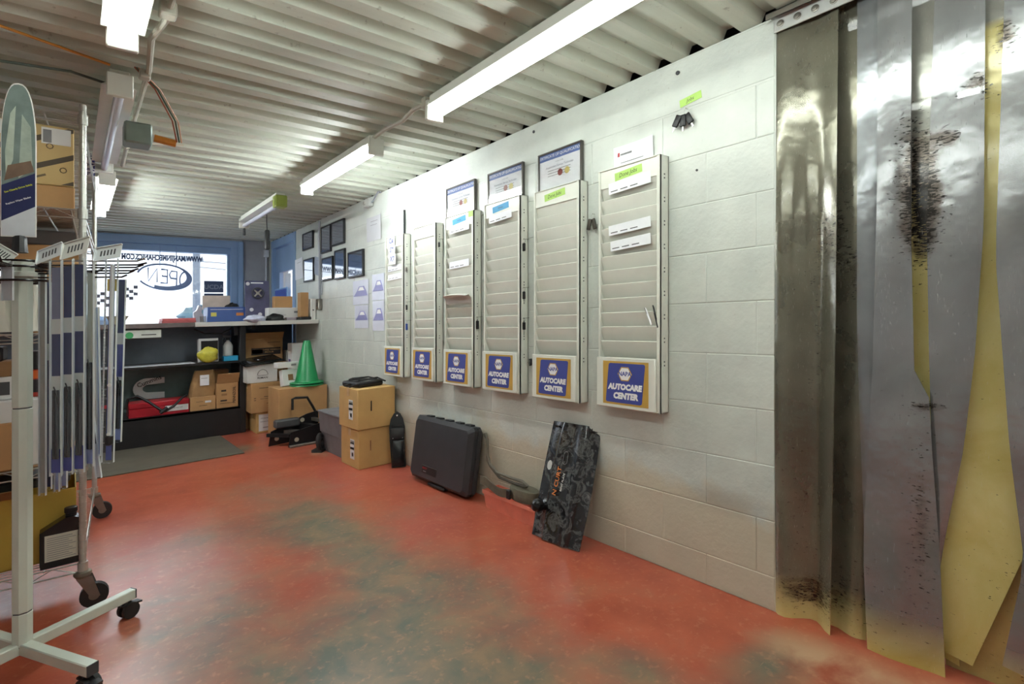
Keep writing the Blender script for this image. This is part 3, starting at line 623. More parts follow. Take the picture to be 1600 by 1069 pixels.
wallpaper(574, 596, 338, 376, '', M((196, 198, 202), .5, 0, .03), lines=2)[0].thing('blank_sheet', 'pale blank sheet pinned high under the junction box', 'paper')
wallpaper(462, 474, 404, 436, '', lines=1, tilt=.05)[0].thing('wall_paper', 'white paper stuck beside the blue door frame, leftmost on the wall', 'paper')
wallpaper(492, 500, 402, 430, '', M((150, 160, 176), .5), lines=1, tilt=-.2)[0].thing('wall_paper', 'small grey card pinned behind the vertical conduit', 'paper')
LILAC = M((140, 140, 190), .35, 0, .05)
for l, r, a, b, lb in ((552, 576, 438, 476, 'glossy car poster, upper of the column nearer the cone'), (555, 576, 477, 513, 'glossy car poster, lower of the column nearer the cone'),
                       (582, 601, 428, 469, 'glossy car poster, upper of the column nearer the racks'), (583, 601, 470, 517, 'glossy car poster, lower of the column nearer the racks')):
    mb, T, W, H = wallpaper(l, r, a, b, '', M((214, 218, 232), .2, 0, .03), lines=0, curl=.002)
    mb.prism([(-W*.9, -H*.3), (-W*.5, H*.1), (-W*.2, H*.5), (W*.4, H*.5), (W*.7, H*.1), (W*.9, -H*.3)], .001, .0035, LILAC, T).prism([(-W*.3, H*.15), (-W*.1, H*.42), (W*.3, H*.42), (W*.5, H*.15)], .0036, .004, LWHITE, T)
    mb.thing('poster', lb, 'poster', 'glossy posters on the block wall')
# booklet standing on the first rack, and number plates
p = RX(626, 345); a = RK[0]
mb = MB().box(XW-.020, XW-.004, 3.62, 3.628, a[3]+.002, 1.96, BLK, .002).box(XW-.018, XW-.006, 3.636, 3.72, a[3]+.002, 1.945, PAPER, .002, None)
for q in range(6): mb.box(XW-.0190, XW-.0175, 3.65, 3.71, 1.80+q*.022, 1.804+q*.022, GREY)
mb.thing('binder', 'thin black and white binder standing on the rack with number plates', 'binder')
for k, (py, tx, rt) in enumerate(((377, 'CA', -.18), (391, 'ST', -.12), (405, 'X7', -.08))):
    c = RX(608 + k*1.5, py, XW-.09); T = FXW(c.y, c.z, XW-RD_-.006-.004*k) @ Matrix.Rotation(rt, 4, 'Z')
    MB().box(-.055, .055, -.040, .040, -.001, .001, PAPER, .002, T).text(tx, T, .055, M((50, 74, 140), .5, 0, 0), .0015, .02).thing('number_plate', 'blue lettered number plate on the far rack, %s of three' % ('uppermost', 'middle', 'lowest')[k], 'plate', 'number plates on the far rack')
# conduit
c = RX(501, 495); CON = M((160, 164, 172), .4, .3, .05); yk = c.y
mb = MB().tube([(XW-.012, yk, 2.16), (XW-.012, yk+.02, 2.0), (XW-.012, yk, 1.8), (XW-.012, yk, 1.36)], .010, CON, 8).tube([(XW-.012, yk-.05, 1.9), (XW-.012, yk-.06, 1.4)], .006, CON, 6)
mb.thing('conduit', 'grey conduit running down the wall to a switch box above the counter end', 'conduit')
MB().box(XW-.04, XW-.001, yk-.05, yk+.03, 1.245, 1.36, STEEL, .006).box(XW-.043, XW-.04, yk-.02, yk, 1.28, 1.32, DGREY).thing('switch_box', 'metal switch box at the foot of the vertical conduit', 'switch')
c = RX(580, 318); mb = MB().box(XW-.05, XW-.001, c.y-.05, c.y+.05, c.z-.035, c.z+.035, GALV, .006).cyl((XW-.05, c.y+.02, c.z), (XW-.06, c.y+.02, c.z), .015, CHROME, 12)
mb.tube([(XW-.02, c.y-.05, c.z), (XW-.03, c.y-.10, c.z), (XW-.03, c.y-.20, c.z+.06), (XW-.03, c.y-.24, 2.165)], .007, CON, 8).thing('junction_box', 'galvanised junction box high on the wall with a curved cable', 'junction box')

# ---------------------------------------------------------------- service counter with open shelves
TOPW = M((206, 206, 200), .4, 0, .05, 8); TOPB = M((98, 88, 86), .55, 0, .25, 14); DPAN = M((62, 74, 92), .5, 0, .25, 3); DBACK = M((112, 132, 130), .55, 0, .2, 5)
HT = 1.108; YC = 5.97
ctr = thing('service_counter', 'long black painted counter with open shelves under a worn top', 'counter', (.4, 6.2, 0))
xL = -1.4; xP = RY(384, 600, YC).x
kz = RV(384, 634, (xP, YC))
MB().box(xL, xP, YC, YC+.03, 0, kz, BLK, .002).box(xL, xP, YC, 6.5, kz-.02, kz, BLK, .002).build('kick_board', ctr)
MB().box(xP-.055, xP, YC-.005, YC+.06, 0, HT, BLK, .003).build('post', ctr)
MB().box(xP-.03, xP, YC+.06, 6.5, 0, HT, BLK, .002).build('end_panel', ctr)
sh = RV(371, 563, (xP, YC)); MB().box(xL, xP-.03, YC+.005, 6.5, sh-.022, sh, BLK, .002).build('shelf', ctr)
MB().box(xL, xP-.03, 6.5, 6.52, kz, sh-.022, DBACK).build('lower_back_panel', ctr, 'grey green back panel'); MB().box(xL, xP-.03, 6.5, 6.52, sh, HT, M((126, 136, 148), .6, 0, .35, 2)).build('upper_back_panel', ctr, 'blotchy grey back panel, haze put into its colour')  # both panels are lightened, so the colour carries the haze
xs = RY(305, 510, 5.93).x
MB().box(xL, xs, 5.93, 6.62, HT, HT+.045, TOPB, .004).build('worn_countertop', ctr, 'brown worn stretch of the top')
MB().box(xs, xP+.01, 5.93, 6.62, HT, HT+.045, TOPW, .003).build('white_countertop', ctr, 'white laminate stretch of the top')
MB().box(xP-.10, xP-.06, YC+.04, YC+.12, HT-.10, HT, BLK, .003).build('bracket', ctr)
MB().tube([(.95, 6.1, HT-.02), (1.05, 6.12, HT-.07), (1.2, 6.12, HT-.075), (1.3, 6.1, HT-.02)], .008, BLK, 8).build('cable', ctr)
# Cummins style mark painted on a grey board standing in the lower shelf
q = RY(233, 607, 6.45); T = FYW(q.x, q.z, 6.44)
mb = MB(T); cpts = [(-.135+.0, 0)]
outer = [(.10, .105)] + [(-.02+.115*math.cos(a), .105*math.sin(a)) for a in [math.radians(v) for v in range(90, 271, 15)]] + [(.10, -.105), (.10, -.045)]
inner = [(-.005+.05*math.cos(a), .038*math.sin(a)) for a in [math.radians(v) for v in range(270, 89, -15)]] + [(.10, .045)]
mb.prism([(.13 if x == .10 else x, y) for x, y in outer] + [(.13 if x == .10 else x, y) for x, y in inner], 0, .004, LWHITE)
mb.text('Cummins', Matrix.Translation((.0, .072, .005)) @ Matrix.Rotation(.35, 4, 'Z'), .062, INK, 0, .01, 'CENTER', .9)
mb.thing('company_mark', 'white cut-out C-shaped mark with slanting lettering on the back of the lower shelf', 'sign')
# right-hand top in front, dark panel and lit gap behind it
RTX = XW-.004
mb = MB().box(xP+.012, RTX, 5.46, 5.95, HT, HT+.040, TOPW, .003); mb2 = mb
end = thing('counter_end', 'white topped end of the counter reaching the block wall, over the cartons', 'counter', (1.6, 5.7, 0)); mb.build('end_countertop', end)
px_ = min(RY(462, 520, 6.3).x, XW-.012)
MB().box(xP+.02, px_, 6.30, 6.33, 0, HT, DPAN, .002).build('dark_panel', end, 'dark blue grey back panel'); MB().box(xP+.05, xP+.09, 5.95, 6.30, HT-.04, HT, BLK).box(xP+.02, px_, 5.90, 6.33, HT+.0, HT+.02, TOPW).build('bearer', end)

# generic carton
def printing(mb, T, w, h, lines):
    for kind, x, y, sz, *r in lines:
        if kind == 'r': mb.box(x-sz/2, x+sz/2, y-r[0]/2, y+r[0]/2, 0, .0006, r[1] if len(r) > 1 else INK, 0, T)
        else: mb.text(kind, T @ Matrix.Translation((x, y, 0)) @ (Matrix.Rotation(r[1], 4, 'Z') if len(r) > 1 else Matrix.Identity(4)), sz, r[0] if r else INK, .0012, .015)
def carton(label, x0, x1, y0, y1, h0, h1, mat=CARD, rz=0, tilt=0, flaps=0, front=(), side=(), name='carton', cat='box', group=None, tape=True, open_=False, top=()):
    cx, cy = (x0+x1)/2, (y0+y1)/2; t = thing(name, label, cat, (cx, cy, h0), group)
    X = Matrix.Translation((cx, cy, h0)) @ Matrix.Rotation(rz, 4, 'Z') @ Matrix.Rotation(tilt, 4, 'X'); w, d, h = (x1-x0)/2, (y1-y0)/2, h1-h0
    mb = MB(X)
    if open_:
        k = .004
        for a, b, c, e in ((-w, w, -d, -d+k), (-w, w, d-k, d), (-w, -w+k, -d+k, d-k), (w-k, w, -d+k, d-k)): mb.box(a, b, c, e, 0, h, mat, .001)
        mb.box(-w, w, -d, d, 0, k, mat)
    else: mb.box(-w, w, -d, d, 0, h, mat, .004); 
    mb.build('body', t)
    if tape and not open_: MB(X).box(-w*1.001, w*1.001, -.024, .024, h-.0002, h+.0007, M((206, 176, 128), .3, 0, .05)).box(-w-.0008, -w, -.024, .024, h-.06, h, M((206, 176, 128), .3, 0, .05)).build('tape', t)
    for i in range(flaps):
        a = (.55, -.35, .9, .3)[i]; s = -1 if i % 2 == 0 else 1
        if i < 2: MB(X @ Matrix.Translation((0, s*d, h)) @ Matrix.Rotation(s*(-a), 4, 'X')).box(-w, w, -.002, .002, .001, min(d, .12), mat, .001).build('flap', t)
        else: s = -1 if i == 2 else 1; MB(X @ Matrix.Translation((s*w, 0, h)) @ Matrix.Rotation(s*a, 4, 'Y')).box(-.002, .002, -d, d, .001, min(w, .10), mat, .001).build('flap', t)
    if front:
        mb = MB(X); printing(mb, FYW(0, h/2, -d-.0003), w, h, front); mb.build('print', t)
    if side:
        mb = MB(X); printing(mb, fr((-w-.0003, 0, h/2), (0, -1, 0), (0, 0, 1)), d, h, side); mb.build('side_print', t)
    return t
def at(l, r, pt, pb, y, hb=None):
    p, q, tp = RY(l, pb, y), RY(r, pb, y), RY(l, pt, y); return p.x, q.x, (p.z if hb is None else hb), tp.z
WL = M((226, 226, 224), .6, 0, .03)

# on the counter shelves
x0, x1, a, b = at(200, 250, 516, 534, 5.96)
t = thing('cash_drawer', 'white cash drawer slung under the worn counter top', 'drawer', (x0, 6.1, a))
MB().box(x0-.05, x1+.02, 5.97, 6.35, HT-.10, HT-.001, DGREY, .003).build('case', t); MB().box(x0-.045, x1+.01, 5.955, 5.97, HT-.088, HT-.014, M((208, 214, 204), .4), .003).box(x0+.10, x1-.03, 5.952, 5.956, HT-.062, HT-.054, BLK).build('drawer_front', t, 'pale drawer front')
MB().cyl((x0+.01, 5.952, HT-.06), (x0+.01, 5.956, HT-.06), .03, M((60, 150, 90), .5), 20).build('green_sticker', t)
MB().box(x0-.3, xP-.45, YC+.02, 6.28, sh, sh+.003, PAPER, 0).box(x0+.1, x0+.35, YC+.01, 6.2, sh+.003, sh+.006, M((196, 200, 208), .6), 0, Matrix.Rotation(.02, 4, 'Z')).thing('loose_papers', 'loose white papers lying on the middle shelf of the counter', 'paper')
x0, x1, a, b = at(310, 341, 530, 566, 6.05, sh)
t = carton('open white box holding a crumpled yellow bag on the middle counter shelf', x0, x1, 6.02, 6.10, sh, b, WL, 0, -.12, open_=False, tape=False, name='white_box')
MB().box(x0+.015, x1-.012, 6.0, 6.006, sh+.02, b-.02, BLKG).build('opening_shade', t)  # black sheet stands in for the shaded inside of the box
def blob(c, r, m, seed=0, n=14, k=10, amp=.25):
    rnd = random.Random(seed); ph = [rnd.uniform(0, 6.28) for _ in range(6)]; vs = []; fs = []
    for i in range(k+1):
        th = math.pi*i/k
        for j in range(n):
            p = 2*math.pi*j/n; q = 1 + amp*(math.sin(3*p+ph[0]+2*th)*.5 + math.sin(5*th+ph[1]+p)*.35 + math.sin(7*p+ph[2]-4*th)*.3)
            vs.append((c[0]+r[0]*q*math.sin(th)*math.cos(p), c[1]+r[1]*q*math.sin(th)*math.sin(p), c[2]+r[2]*(q*math.cos(th) if math.cos(th) > 0 else math.cos(th))))
    for i in range(k):
        for j in range(n): fs.append((i*n+j, (i+1)*n+j, (i+1)*n+(j+1) % n, i*n+(j+1) % n))
    return MB().add(vs, fs, m)
blob((x0+.075, 5.975, sh+.075), (.09, .035, .075), M((200, 194, 70), .35, 0, .2, 20), 3, 26, 16, .18).thing('yellow_bag', 'crumpled yellow plastic bag against the white box on the counter shelf', 'bag')
x0, x1, a, b = at(349, 370, 556, 566, 6.02, sh)
xc = (x0+x1)/2+.01
MB().box(x0, x1+.01, 6.0, 6.10, sh, sh+.05, M((40, 160, 206), .4), .004).thing('blue_box', 'small bright blue box at the end of the middle counter shelf', 'box')
t = thing('spray_bottle', 'white spray bottle standing behind the bright blue box on the counter shelf', 'bottle', (xc, 6.17, sh))
MB(TR(xc, 6.17, sh)).lathe([(.045, 0), (.048, .01), (.048, .15), (.03, .185), (.014, .20), (.014, .215)], WHT, 20).build('bottle_body', t)
MB(TR(xc, 6.17, sh)).cyl((0, 0, .212), (0, 0, .235), .017, BLK, 14).box(-.05, .03, -.012, .012, .235, .262, DGREY, .004).bar((-.035, 0, .235), (-.045, 0, .20), .012, .006, DGREY, (0, 1, 0)).build('trigger_head', t)
# lower shelf
def P2(px, py, y): return RY(px, py, y)
x0, x1, a, b = at(201, 296, 628, 650, 6.0, kz)
t = thing('red_case', 'long red metal case with a white label on the lowest counter shelf', 'case', ((x0+x1)/2, 6.1, kz))
MB().box(x0, x1, 6.0, 6.25, kz, kz+.085, RED, .006).box(x0-.002, x1+.002, 5.998, 6.252, kz+.085, kz+.135, RED, .006).build('case_body', t)
MB().box(x1-.20, x1-.01, 5.994, 5.998, kz+.03, kz+.085, WL).text('RIVETER KIT', FYW(x1-.105, kz+.058, 5.9935), .018, INK, 0).build('label_plate', t, 'white label')
MB().tube([RY(196, 640, 5.95), RY(200, 624, 5.95), RY(214, 619, 5.94), RY(232, 628, 5.93), RY(250, 640, 5.90), RY(258, 643, 5.9), RY(272, 634, 5.92), RY(285, 621, 5.95), RY(291, 618, 5.97)], .012, BLK, 8).tube([RY(250, 646, 5.90), RY(262, 637, 5.9)], .018, BLK, 8).thing('black_hose', 'black rubber hose looped over the long red case', 'hose')
x0, x1, a, b = at(297, 337, 626, 639, 6.0, kz)
carton('flat tan carton under the brown paper bag on the lowest counter shelf', x0, x1, 6.0, 6.25, kz, RY(297, 622, 6.0).z, CARD, front=[('r', .045, .015, .055, .02, WL), ('r', -.03, .02, .06, .003), ('r', 0, -.02, .07, .004)])
zt = RY(297, 622, 6.0).z
g = []
for i in range(13):
    t_ = i/12; row = []
    wL, wR = lerp(.0, .045, t_**2), lerp(.0, -.01, t_)
    for j in range(17):
        a = 2*math.pi*j/16; rx = (x1-x0)/2*(1.02 - .25*t_**2); ry = .075*(1-t_**2) + .006
        row.append(((x0+x1)/2 + .028*t_ + rx*math.copysign(abs(math.cos(a))**.6, math.cos(a)), 6.09 + ry*math.copysign(abs(math.sin(a))**.6, math.sin(a)) + .008*math.sin(9*a+5*t_), zt + .255*t_))
    g.append(row)
t = thing('paper_bag', 'brown paper bag with a white slip, slumped on a tan carton in the counter', 'bag', ((x0+x1)/2, 6.1, zt))
MB().sheet(g, .002, M((158, 122, 80), .8, 0, .15, 10, .3, 30)).box(x0+.01, x1-.01, 6.02, 6.16, zt, zt+.003, CARDD).build('bag_body', t); MB().box(x0+.085, x0+.165, 5.999, 6.001, zt+.11, zt+.215, PAPER, 0, None).box(x0+.095, x0+.15, 5.998, 5.999, zt+.18, zt+.184, GREY).build('slip', t, 'white printed slip')
x0, x1, a, b = at(338, 372, 600, 636, 6.0, kz)
carton('tan motor oil carton with upright lettering, at the end of the lowest counter shelf', x0, x1, 5.99, 6.25, kz, b, CARD, flaps=1, front=[('PENNZOIL', .062, .0, .036, INK, math.pi/2), ('r', -.035, .05, .045, .018), ('r', -.035, -.05, .06, .014), ('r', -.01, -.078, .12, .004), ('r', -.03, .01, .05, .02, CARDD)], tape=False)
carton('plain tan box standing behind the motor oil carton', x0+.03, x1-.03, 6.27, 6.42, kz, b+.12, CARDD, tape=False)
x0, x1, a, b = at(157, 176, 545, 650, 6.0, kz)
MB().box(x0-.15, x1, 6.0, 6.3, kz, kz+.30, BLK, .01).box(x0-.05, x1-.01, 5.996, 6.0, kz+.12, kz+.15, RED).box(x0-.10, x1-.03, 5.99, 6.0, kz+.20, kz+.22, DGREY, .003).thing('tool_case', 'black tool case with a red stripe on the lowest counter shelf, behind the wiper packs', 'case')

# things on top of the counter
HC1 = HT + .046; HC2 = HT + .041
x0, x1, a, b = at(322, 383, 478, 503, 6.0, HC1)
t = carton('open bright blue carton with fruit pictures on the white counter top', x0+.01, x1, 5.98, 6.20, HC1, RY(330, 480, 5.98).z, BLUEP, front=[('r', -.12, .0, .05, .04, M((200, 190, 90), .5)), ('r', .12, .0, .07, .03, M((190, 120, 60), .5)), ('r', .0, .05, .3, .004, LWHITE)], open_=True, name='blue_carton')
MB().box(x0+.0, x1-.10, 6.19, 6.195, RY(330, 480, 5.98).z-.02, RY(330, 462, 6.19).z, M((206, 190, 180), .6), .001).build('raised_flap', t, 'pale inside of the raised flap')
blob((x1-.10, 6.08, RY(330, 480, 5.98).z-.01), (.07, .06, .05), BLK, 5).thing('black_glove', 'black crumpled glove heaped in the blue carton', 'glove')
x0, x1, a, b = at(252, 305, 494, 503, 6.1, HC1)
MB().box(x0, x1, 6.05, 6.3, HC1, HC1+.022, M((176, 84, 84), .5), .002).box(x0+.005, x1-.003, 6.052, 6.298, HC1+.022, HC1+.045, M((196, 96, 96), .5), .002).thing('red_binder', 'flat faded red binder lying on the worn counter top before the window', 'binder')
p = RY(312, 490, 6.1); mb = MB(TR(p.x, 6.1, HC1)).prism([(-.05, 0), (.035, 0), (.03, .06), (.012, .10), (.018, .155), (-.012, .17), (-.03, .12), (-.055, .10)], -.03, .03, M((170, 166, 176), .4), fr((0, 0, 0), (1, 0, 0), (0, 0, 1)))
for i in range(4): mb.cyl((-.0+.014*i, -.035, 0), (-.0+.014*i, -.035, .06), .004, STEEL, 8)
mb.thing('card_terminal', 'small grey payment terminal beside the blue carton on the counter', 'terminal')
p = RY(183, 500, 6.05); MB(TR(p.x, 6.05, HC1)).lathe([(.045, 0), (.05, .01), (.085, .07), (.09, .075), (.086, .075), (.05, .015), (.0, .012)], M((196, 184, 150), .5), 24).thing('bowl', 'tan bowl on the worn counter top behind the wiper packs', 'bowl')
x0, x1, a, b = at(383, 421, 438, 488, 5.9, HC2+.055)
t = thing('steering_wheel_pack', 'dark purple display card with a silver steering wheel, leaning on the grey wall', 'display card', ((x0+x1)/2, 5.9, HC2))
T = FYW((x0+x1)/2, HC2+.055+(b-HC2-.055)/2, 5.9) @ Matrix.Rotation(-.10, 4, 'X'); W, H = (x1-x0)/2, (b-HC2-.055)/2
PUR = M((74, 74, 108), .4, 0, .25, 9); MB().box(-W, W, -H-.05, H, -.012, 0, PUR, .003, T).build('card', t)
ring = [(.46*W*math.cos(a*math.pi/12), .05+.46*W*math.sin(a*math.pi/12), .02) for a in range(24)]
mb = MB(T); mb.tube(ring, .009, M((60, 62, 74), .4), 8, True)
for a in (.78, 2.36, 3.93, 5.5): mb.tube([(0, .05, .022), (.42*W*math.cos(a), .05+.42*W*math.sin(a), .02)], .008, CHROME, 8)
mb.lathe([(.016, .012), (.016, .026), (.008, .030)], CHROME, 16, Matrix.Translation((0, .05, 0))); mb.build('steering_wheel', t, 'silver spoked wheel')
mb = MB(T)
for cx, cy in ((-.09, .15), (-.06, -.12), (.09, -.14), (.02, -.17)): mb.lathe([(.019, 0), (.018, .012), (.012, .014)], M((206, 206, 214), .4), 16, Matrix.Translation((cx, cy, 0)))
mb.box(-.06, .06, H-.03, H-.018, 0, .001, LWHITE); mb.build('badge', t)
x0, x1, a, b = at(383, 418, 487, 503, 5.6, HC2)
blob(((x0+x1)/2, 5.62, HC2+.02), ((x1-x0)/2, .08, .038), M((206, 210, 232), .25, 0, .25, 16, .3, 25), 9, 22, 14, .16).thing('plastic_bag', 'crumpled clear white plastic bag at the front of the counter end', 'bag')
x0, x1, a, b = at(419, 474, 481, 502, 5.72, HC2)
carton('long white box lying behind the black bag on the counter end', x0, x1, 5.72, 5.84, HC2, b, WL, front=[('r', .10, .02, .04, .02, GREY), ('r', -.05, -.01, .1, .003, GREY)], tape=False, name='white_box'); zb = b
x0, x1, a, b = at(429, 457, 463, 480, 5.74, zb)
carton('small plain cardboard box on top of the long white box', x0, x1, 5.74, 5.83, zb+.001, b, CARD, tape=False)
x0, x1, a, b = at(416, 446, 488, 502, 5.6, HC2)
blob(((x0+x1)/2, 5.62, HC2+.012), ((x1-x0)/2, .07, .055), BLK, 12, 20, 12, .18).thing('black_bag', 'limp black bag on the counter end, in front of the long white box', 'bag')
MB().box(x1+.01, x1+.11, 5.6, 5.68, HC2, HC2+.03, M((150, 140, 148), .5), .004).thing('grey_pad', 'small grey pad on the counter end beside the black bag', 'pad')
x0, x1, a, b = at(470, 482, 457, 500, 5.56, HC2)
MB().box(x0-.015, x1+.02, 5.53, 5.68, HC2, HC2+.03, BLK, .004).thing('black_tray', 'low black tray at the wall end of the counter', 'tray')
t = carton('tall open cardboard file box standing in the black tray', x0, x1, 5.56, 5.66, HC2+.031, b, CARD, open_=True, name='file_box')
x0, x1, a, b = at(484, 494, 467, 500, 5.56, HC2)
MB().box(x0+.006, x1-.01, 5.54, 5.69, HC2+.001, b, WHT, .003).cyl(((x0+x1)/2-.004, 5.539, HC2+.1), ((x0+x1)/2-.004, 5.536, HC2+.1), .007, DGREY, 12).thing('ring_binder', 'white ring binder standing at the wall end of the counter', 'binder')
q = RX(445, 458); MB().box(XW-.02, XW-.012, 6.45, 6.95, 1.27, 1.55, M((150, 190, 230), .3), .01).box(XW-.024, XW-.02, 6.48, 6.92, 1.30, 1.53, M((70, 96, 190), .3), .006).thing('blue_sign', 'blue sign with a pale rim hung on the blue door', 'sign')
# open sign hanging in the window, seen from behind
c = RY(258, 433, Y1-.06); t = thing('open_sign', 'unlit oval neon sign reading OPEN hung in the window, seen from behind', 'sign', (c.x, Y1-.06, c.z))
SGN = M((130, 152, 194), .4, 0, .05); T = FYW(c.x, c.z, Y1-.06) @ Matrix.Rotation(-.11, 4, 'Z'); A, B = .262, .145  # sign colour is paled to carry the haze at the window
mb = MB(T); mb.tube([(A*math.cos(a), B*math.sin(a), 0) for a in [math.radians(q) for q in range(-150, 176, 6)]], .010, SGN, 8)
o1 = [(A*math.cos(math.radians(q)), B*math.sin(math.radians(q))) for q in range(-110, 66, 6)]; o2 = [(A*.98*math.cos(math.radians(q))-.052*math.sin(math.radians(q+115)), B*.94*math.sin(math.radians(q))+.028*max(0, -math.sin(math.radians(q)))) for q in range(64, -112, -6)]
mb.prism(o1+o2, -.006, .006, SGN).build('oval', t)
TL = Matrix(((-.70, 0, 0, 0), (0, 1, 0, 0), (0, 0, 1, 0), (0, 0, 0, 1)))
def stroke(nm, pts, cl=False): MB(T @ TL).tube([(x, y, 0) for x, y in pts], .011, SGN, 8, cl).build(nm, t)
stroke('letter', [(-.27+.062*math.cos(math.radians(a)), .0+.085*math.sin(math.radians(a))) for a in range(0, 360, 20)], True)
stroke('letter', [(-.175, -.095), (-.155, .078), (-.075, .078), (-.055, .035), (-.08, -.005), (-.165, -.005)])
stroke('letter', [(.07, .085), (-.02, .085), (-.04, -.07), (.055, -.07)]); stroke('letter', [(-.03, .01), (.05, .01)])
stroke('letter', [(.10, -.07), (.125, .085), (.22, -.07), (.245, .085)])
mb = MB(); 
for dx in (-.05, .11): mb.tube([(c.x+dx, Y1-.06, c.z+.13), (c.x+dx, Y1-.06, 2.06)], .004, SGN, 6)
mb.build('hanging_wire', t)

# ---------------------------------------------------------------- on the floor along the wall
MATM = M((92, 86, 74), .85, 0, .15, 5, .2, 60)
MB().box(-1.1, 1.155, 4.98, 5.945, .001, .010, MATM, .003).thing('floor_mat', 'worn grey brown mat in front of the black counter', 'mat')
# stack at the end of the counter
x0, x1, y0 = 1.45, 1.79, 5.79; z1 = RV(400, 646, (x0, y0))
carton('bottom carton of the stack by the counter post, with two white labels', x0, x1, y0, 6.10, 0, z1, CARD2, front=[('r', -.08, 0, .13, z1*.82, WL), ('r', .09, .02, .11, z1*.6, WL), ('r', -.08, .045, .09, .004), ('r', -.08, .01, .10, .004), ('r', -.08, -.05, .05, .008), ('r', .09, .03, .07, .004), ('r', .09, -.02, .07, .012)])
z2 = RV(385, 600, (x0-.04, y0)); 
carton('tan carton with black print, second from the floor by the counter post', x0-.05, x1+.02, y0-.02, 6.12, z1+.002, z2, CARD, .0, 0, flaps=0, front=[('r', .02, .06, .10, .022), ('r', .02, .06, .092, .016, CARD), ('MOTOR PARTS', .02, .06, .012), ('r', -.03, .10, .20, .005), ('r', .0, .01, .17, .005), ('r', -.02, -.01, .2, .003), ('r', .05, -.06, .22, .004), ('r', .05, -.085, .18, .008), ('r', -.17, -.02, .02, .006), ('r', -.17, .0, .02, .006)])
x0b, x1b, _, z3 = at(388, 432, 571, 600, 5.80, z2)
t = carton('white round-logo carton under a black tray, in the stack by the counter post', x0b-.01, x1b+.01, 5.80, 6.08, z2+.002, z3, WL, front=[('r', .0, -.02, .09, .004), ('REMAN', .0, -.045, .03)], tape=False, name='white_box')
mb = MB(); T = FYW((x0b+x1b)/2, z2+(z3-z2)*.42, 5.798); mb.tube([T @ Vector((.05*math.cos(math.radians(a)), .055*math.sin(math.radians(a)), .001)) for a in range(0, 181, 15)], .002, INK, 4).build('logo_arc', t)
t = thing('black_tray', 'black plastic lid tilted on the white carton by the counter post', 'tray', ((x0b+x1b)/2, 5.92, z3))
X = Matrix.Translation(((x0b+x1b)/2+.01, 5.93, z3+.022)) @ Matrix.Rotation(-.10, 4, 'Y') @ Matrix.Rotation(.12, 4, 'X')
MB(X).box(-.19, .19, -.17, .17, .0, .018, BLKG, .008, None, 2).box(-.17, .17, -.15, .15, .018, .028, BLKG, .006, None, 2).build('lid', t); MB(X).lathe([(.06, .028), (.055, .036), (.03, .034), (0, .03)], BLKG, 24).build('boss', t)
x0c, x1c, _, z4 = at(383, 442, 531, 600, 6.12, 0)
carton('tall printed carton standing behind the stack by the counter post', x0c, x1c, 6.125, 6.29, 0, z4, CARD, flaps=1, front=[('r', .02, z4/2-.135, .30, .075), ('r', -.07, z4/2-.135, .11, .045, CARD), ('r', -.07, z4/2-.135, .10, .036), ('THREE WINDOW', .075, z4/2-.12, .024, CARD), ('MEDIUM', .05, z4/2-.145, .024, CARD), ('r', .1, z4/2-.04, .13, .005), ('11', -.14, z4/2-.27, .03)], tape=False)
x0d = x1c+.01
carton('plain tan carton standing between the stack and the hitch', x1+.025, x1+.10, 5.84, 6.1, 0, RV(440, 583, (x1, 5.84)), CARD, tape=False)
# right of the stack: small boxes and white parcels
xx0, xx1, _, zz = at(445, 478, 566, 600, 6.0, 0)
carton('brown shoe-size box below the small white box near the wall', xx0+.03, min(xx1, 1.93), 6.12, 6.28, zz-.36, zz, CARD, front=[('r', .04, .13, .06, .03, CARDD)], tape=False)
zz0 = zz; xx0, xx1, _, zz = at(444, 464, 548, 566, 6.15, zz0)
carton('small white box with a green mark, second from the dark panel', xx0+.02, xx1, 6.14, 6.26, zz0+.001, zz, WL, front=[('r', 0, 0, .05, .03, M((90, 140, 110), .5)), ('r', 0, -.03, .07, .004)], tape=False, name='white_box')
carton('tall white carton with a purple print, against the wall beyond the cones', 1.78, 1.96, 5.72, 5.86, .48, RY(470, 536, 5.72).z, WL, side=[('r', .0, .0, .06, .09, M((90, 76, 130), .5))], tape=False, name='white_box')
t = carton('big plain carton under the tall white carton against the wall', 1.76, 1.965, 5.68, 5.90, 0, .478, CARD, tape=False)
carton('torn-open white parcel leaning in the carton beneath the cones', 1.58, 1.74, 5.36, 5.43, .50, .66, WL, .15, -.2, front=[('r', 0, 0, .05, .06, CARDD), ('r', .04, -.03, .04, .004)], tape=False, name='white_parcel')
carton('long white parcel lying across the torn one, left of the cones', 1.53, 1.80, 5.37, 5.47, .68, .735, WL, .1, 0, front=[('r', .02, 0, .05, .02, GREY)], tape=False, name='white_parcel')
MB(Matrix.Translation((1.76, 5.33, .50)) @ Matrix.Rotation(.35, 4, 'Y')).box(-.06, .06, -.003, .003, 0, .22, CARD, .001).cyl((.03, -.0045, .17), (.03, -.003, .17), .01, CARDD, 10).thing('cardboard_offcut', 'slanting piece of cardboard just left of the green cones', 'cardboard')
cz = .498
carton('open carton bearing the green cones and the white parcels', 1.50, 1.96, 5.20, 5.55, 0, cz, CARD, tape=False, open_=False)
cc = RY(510, 606, 5.30); 
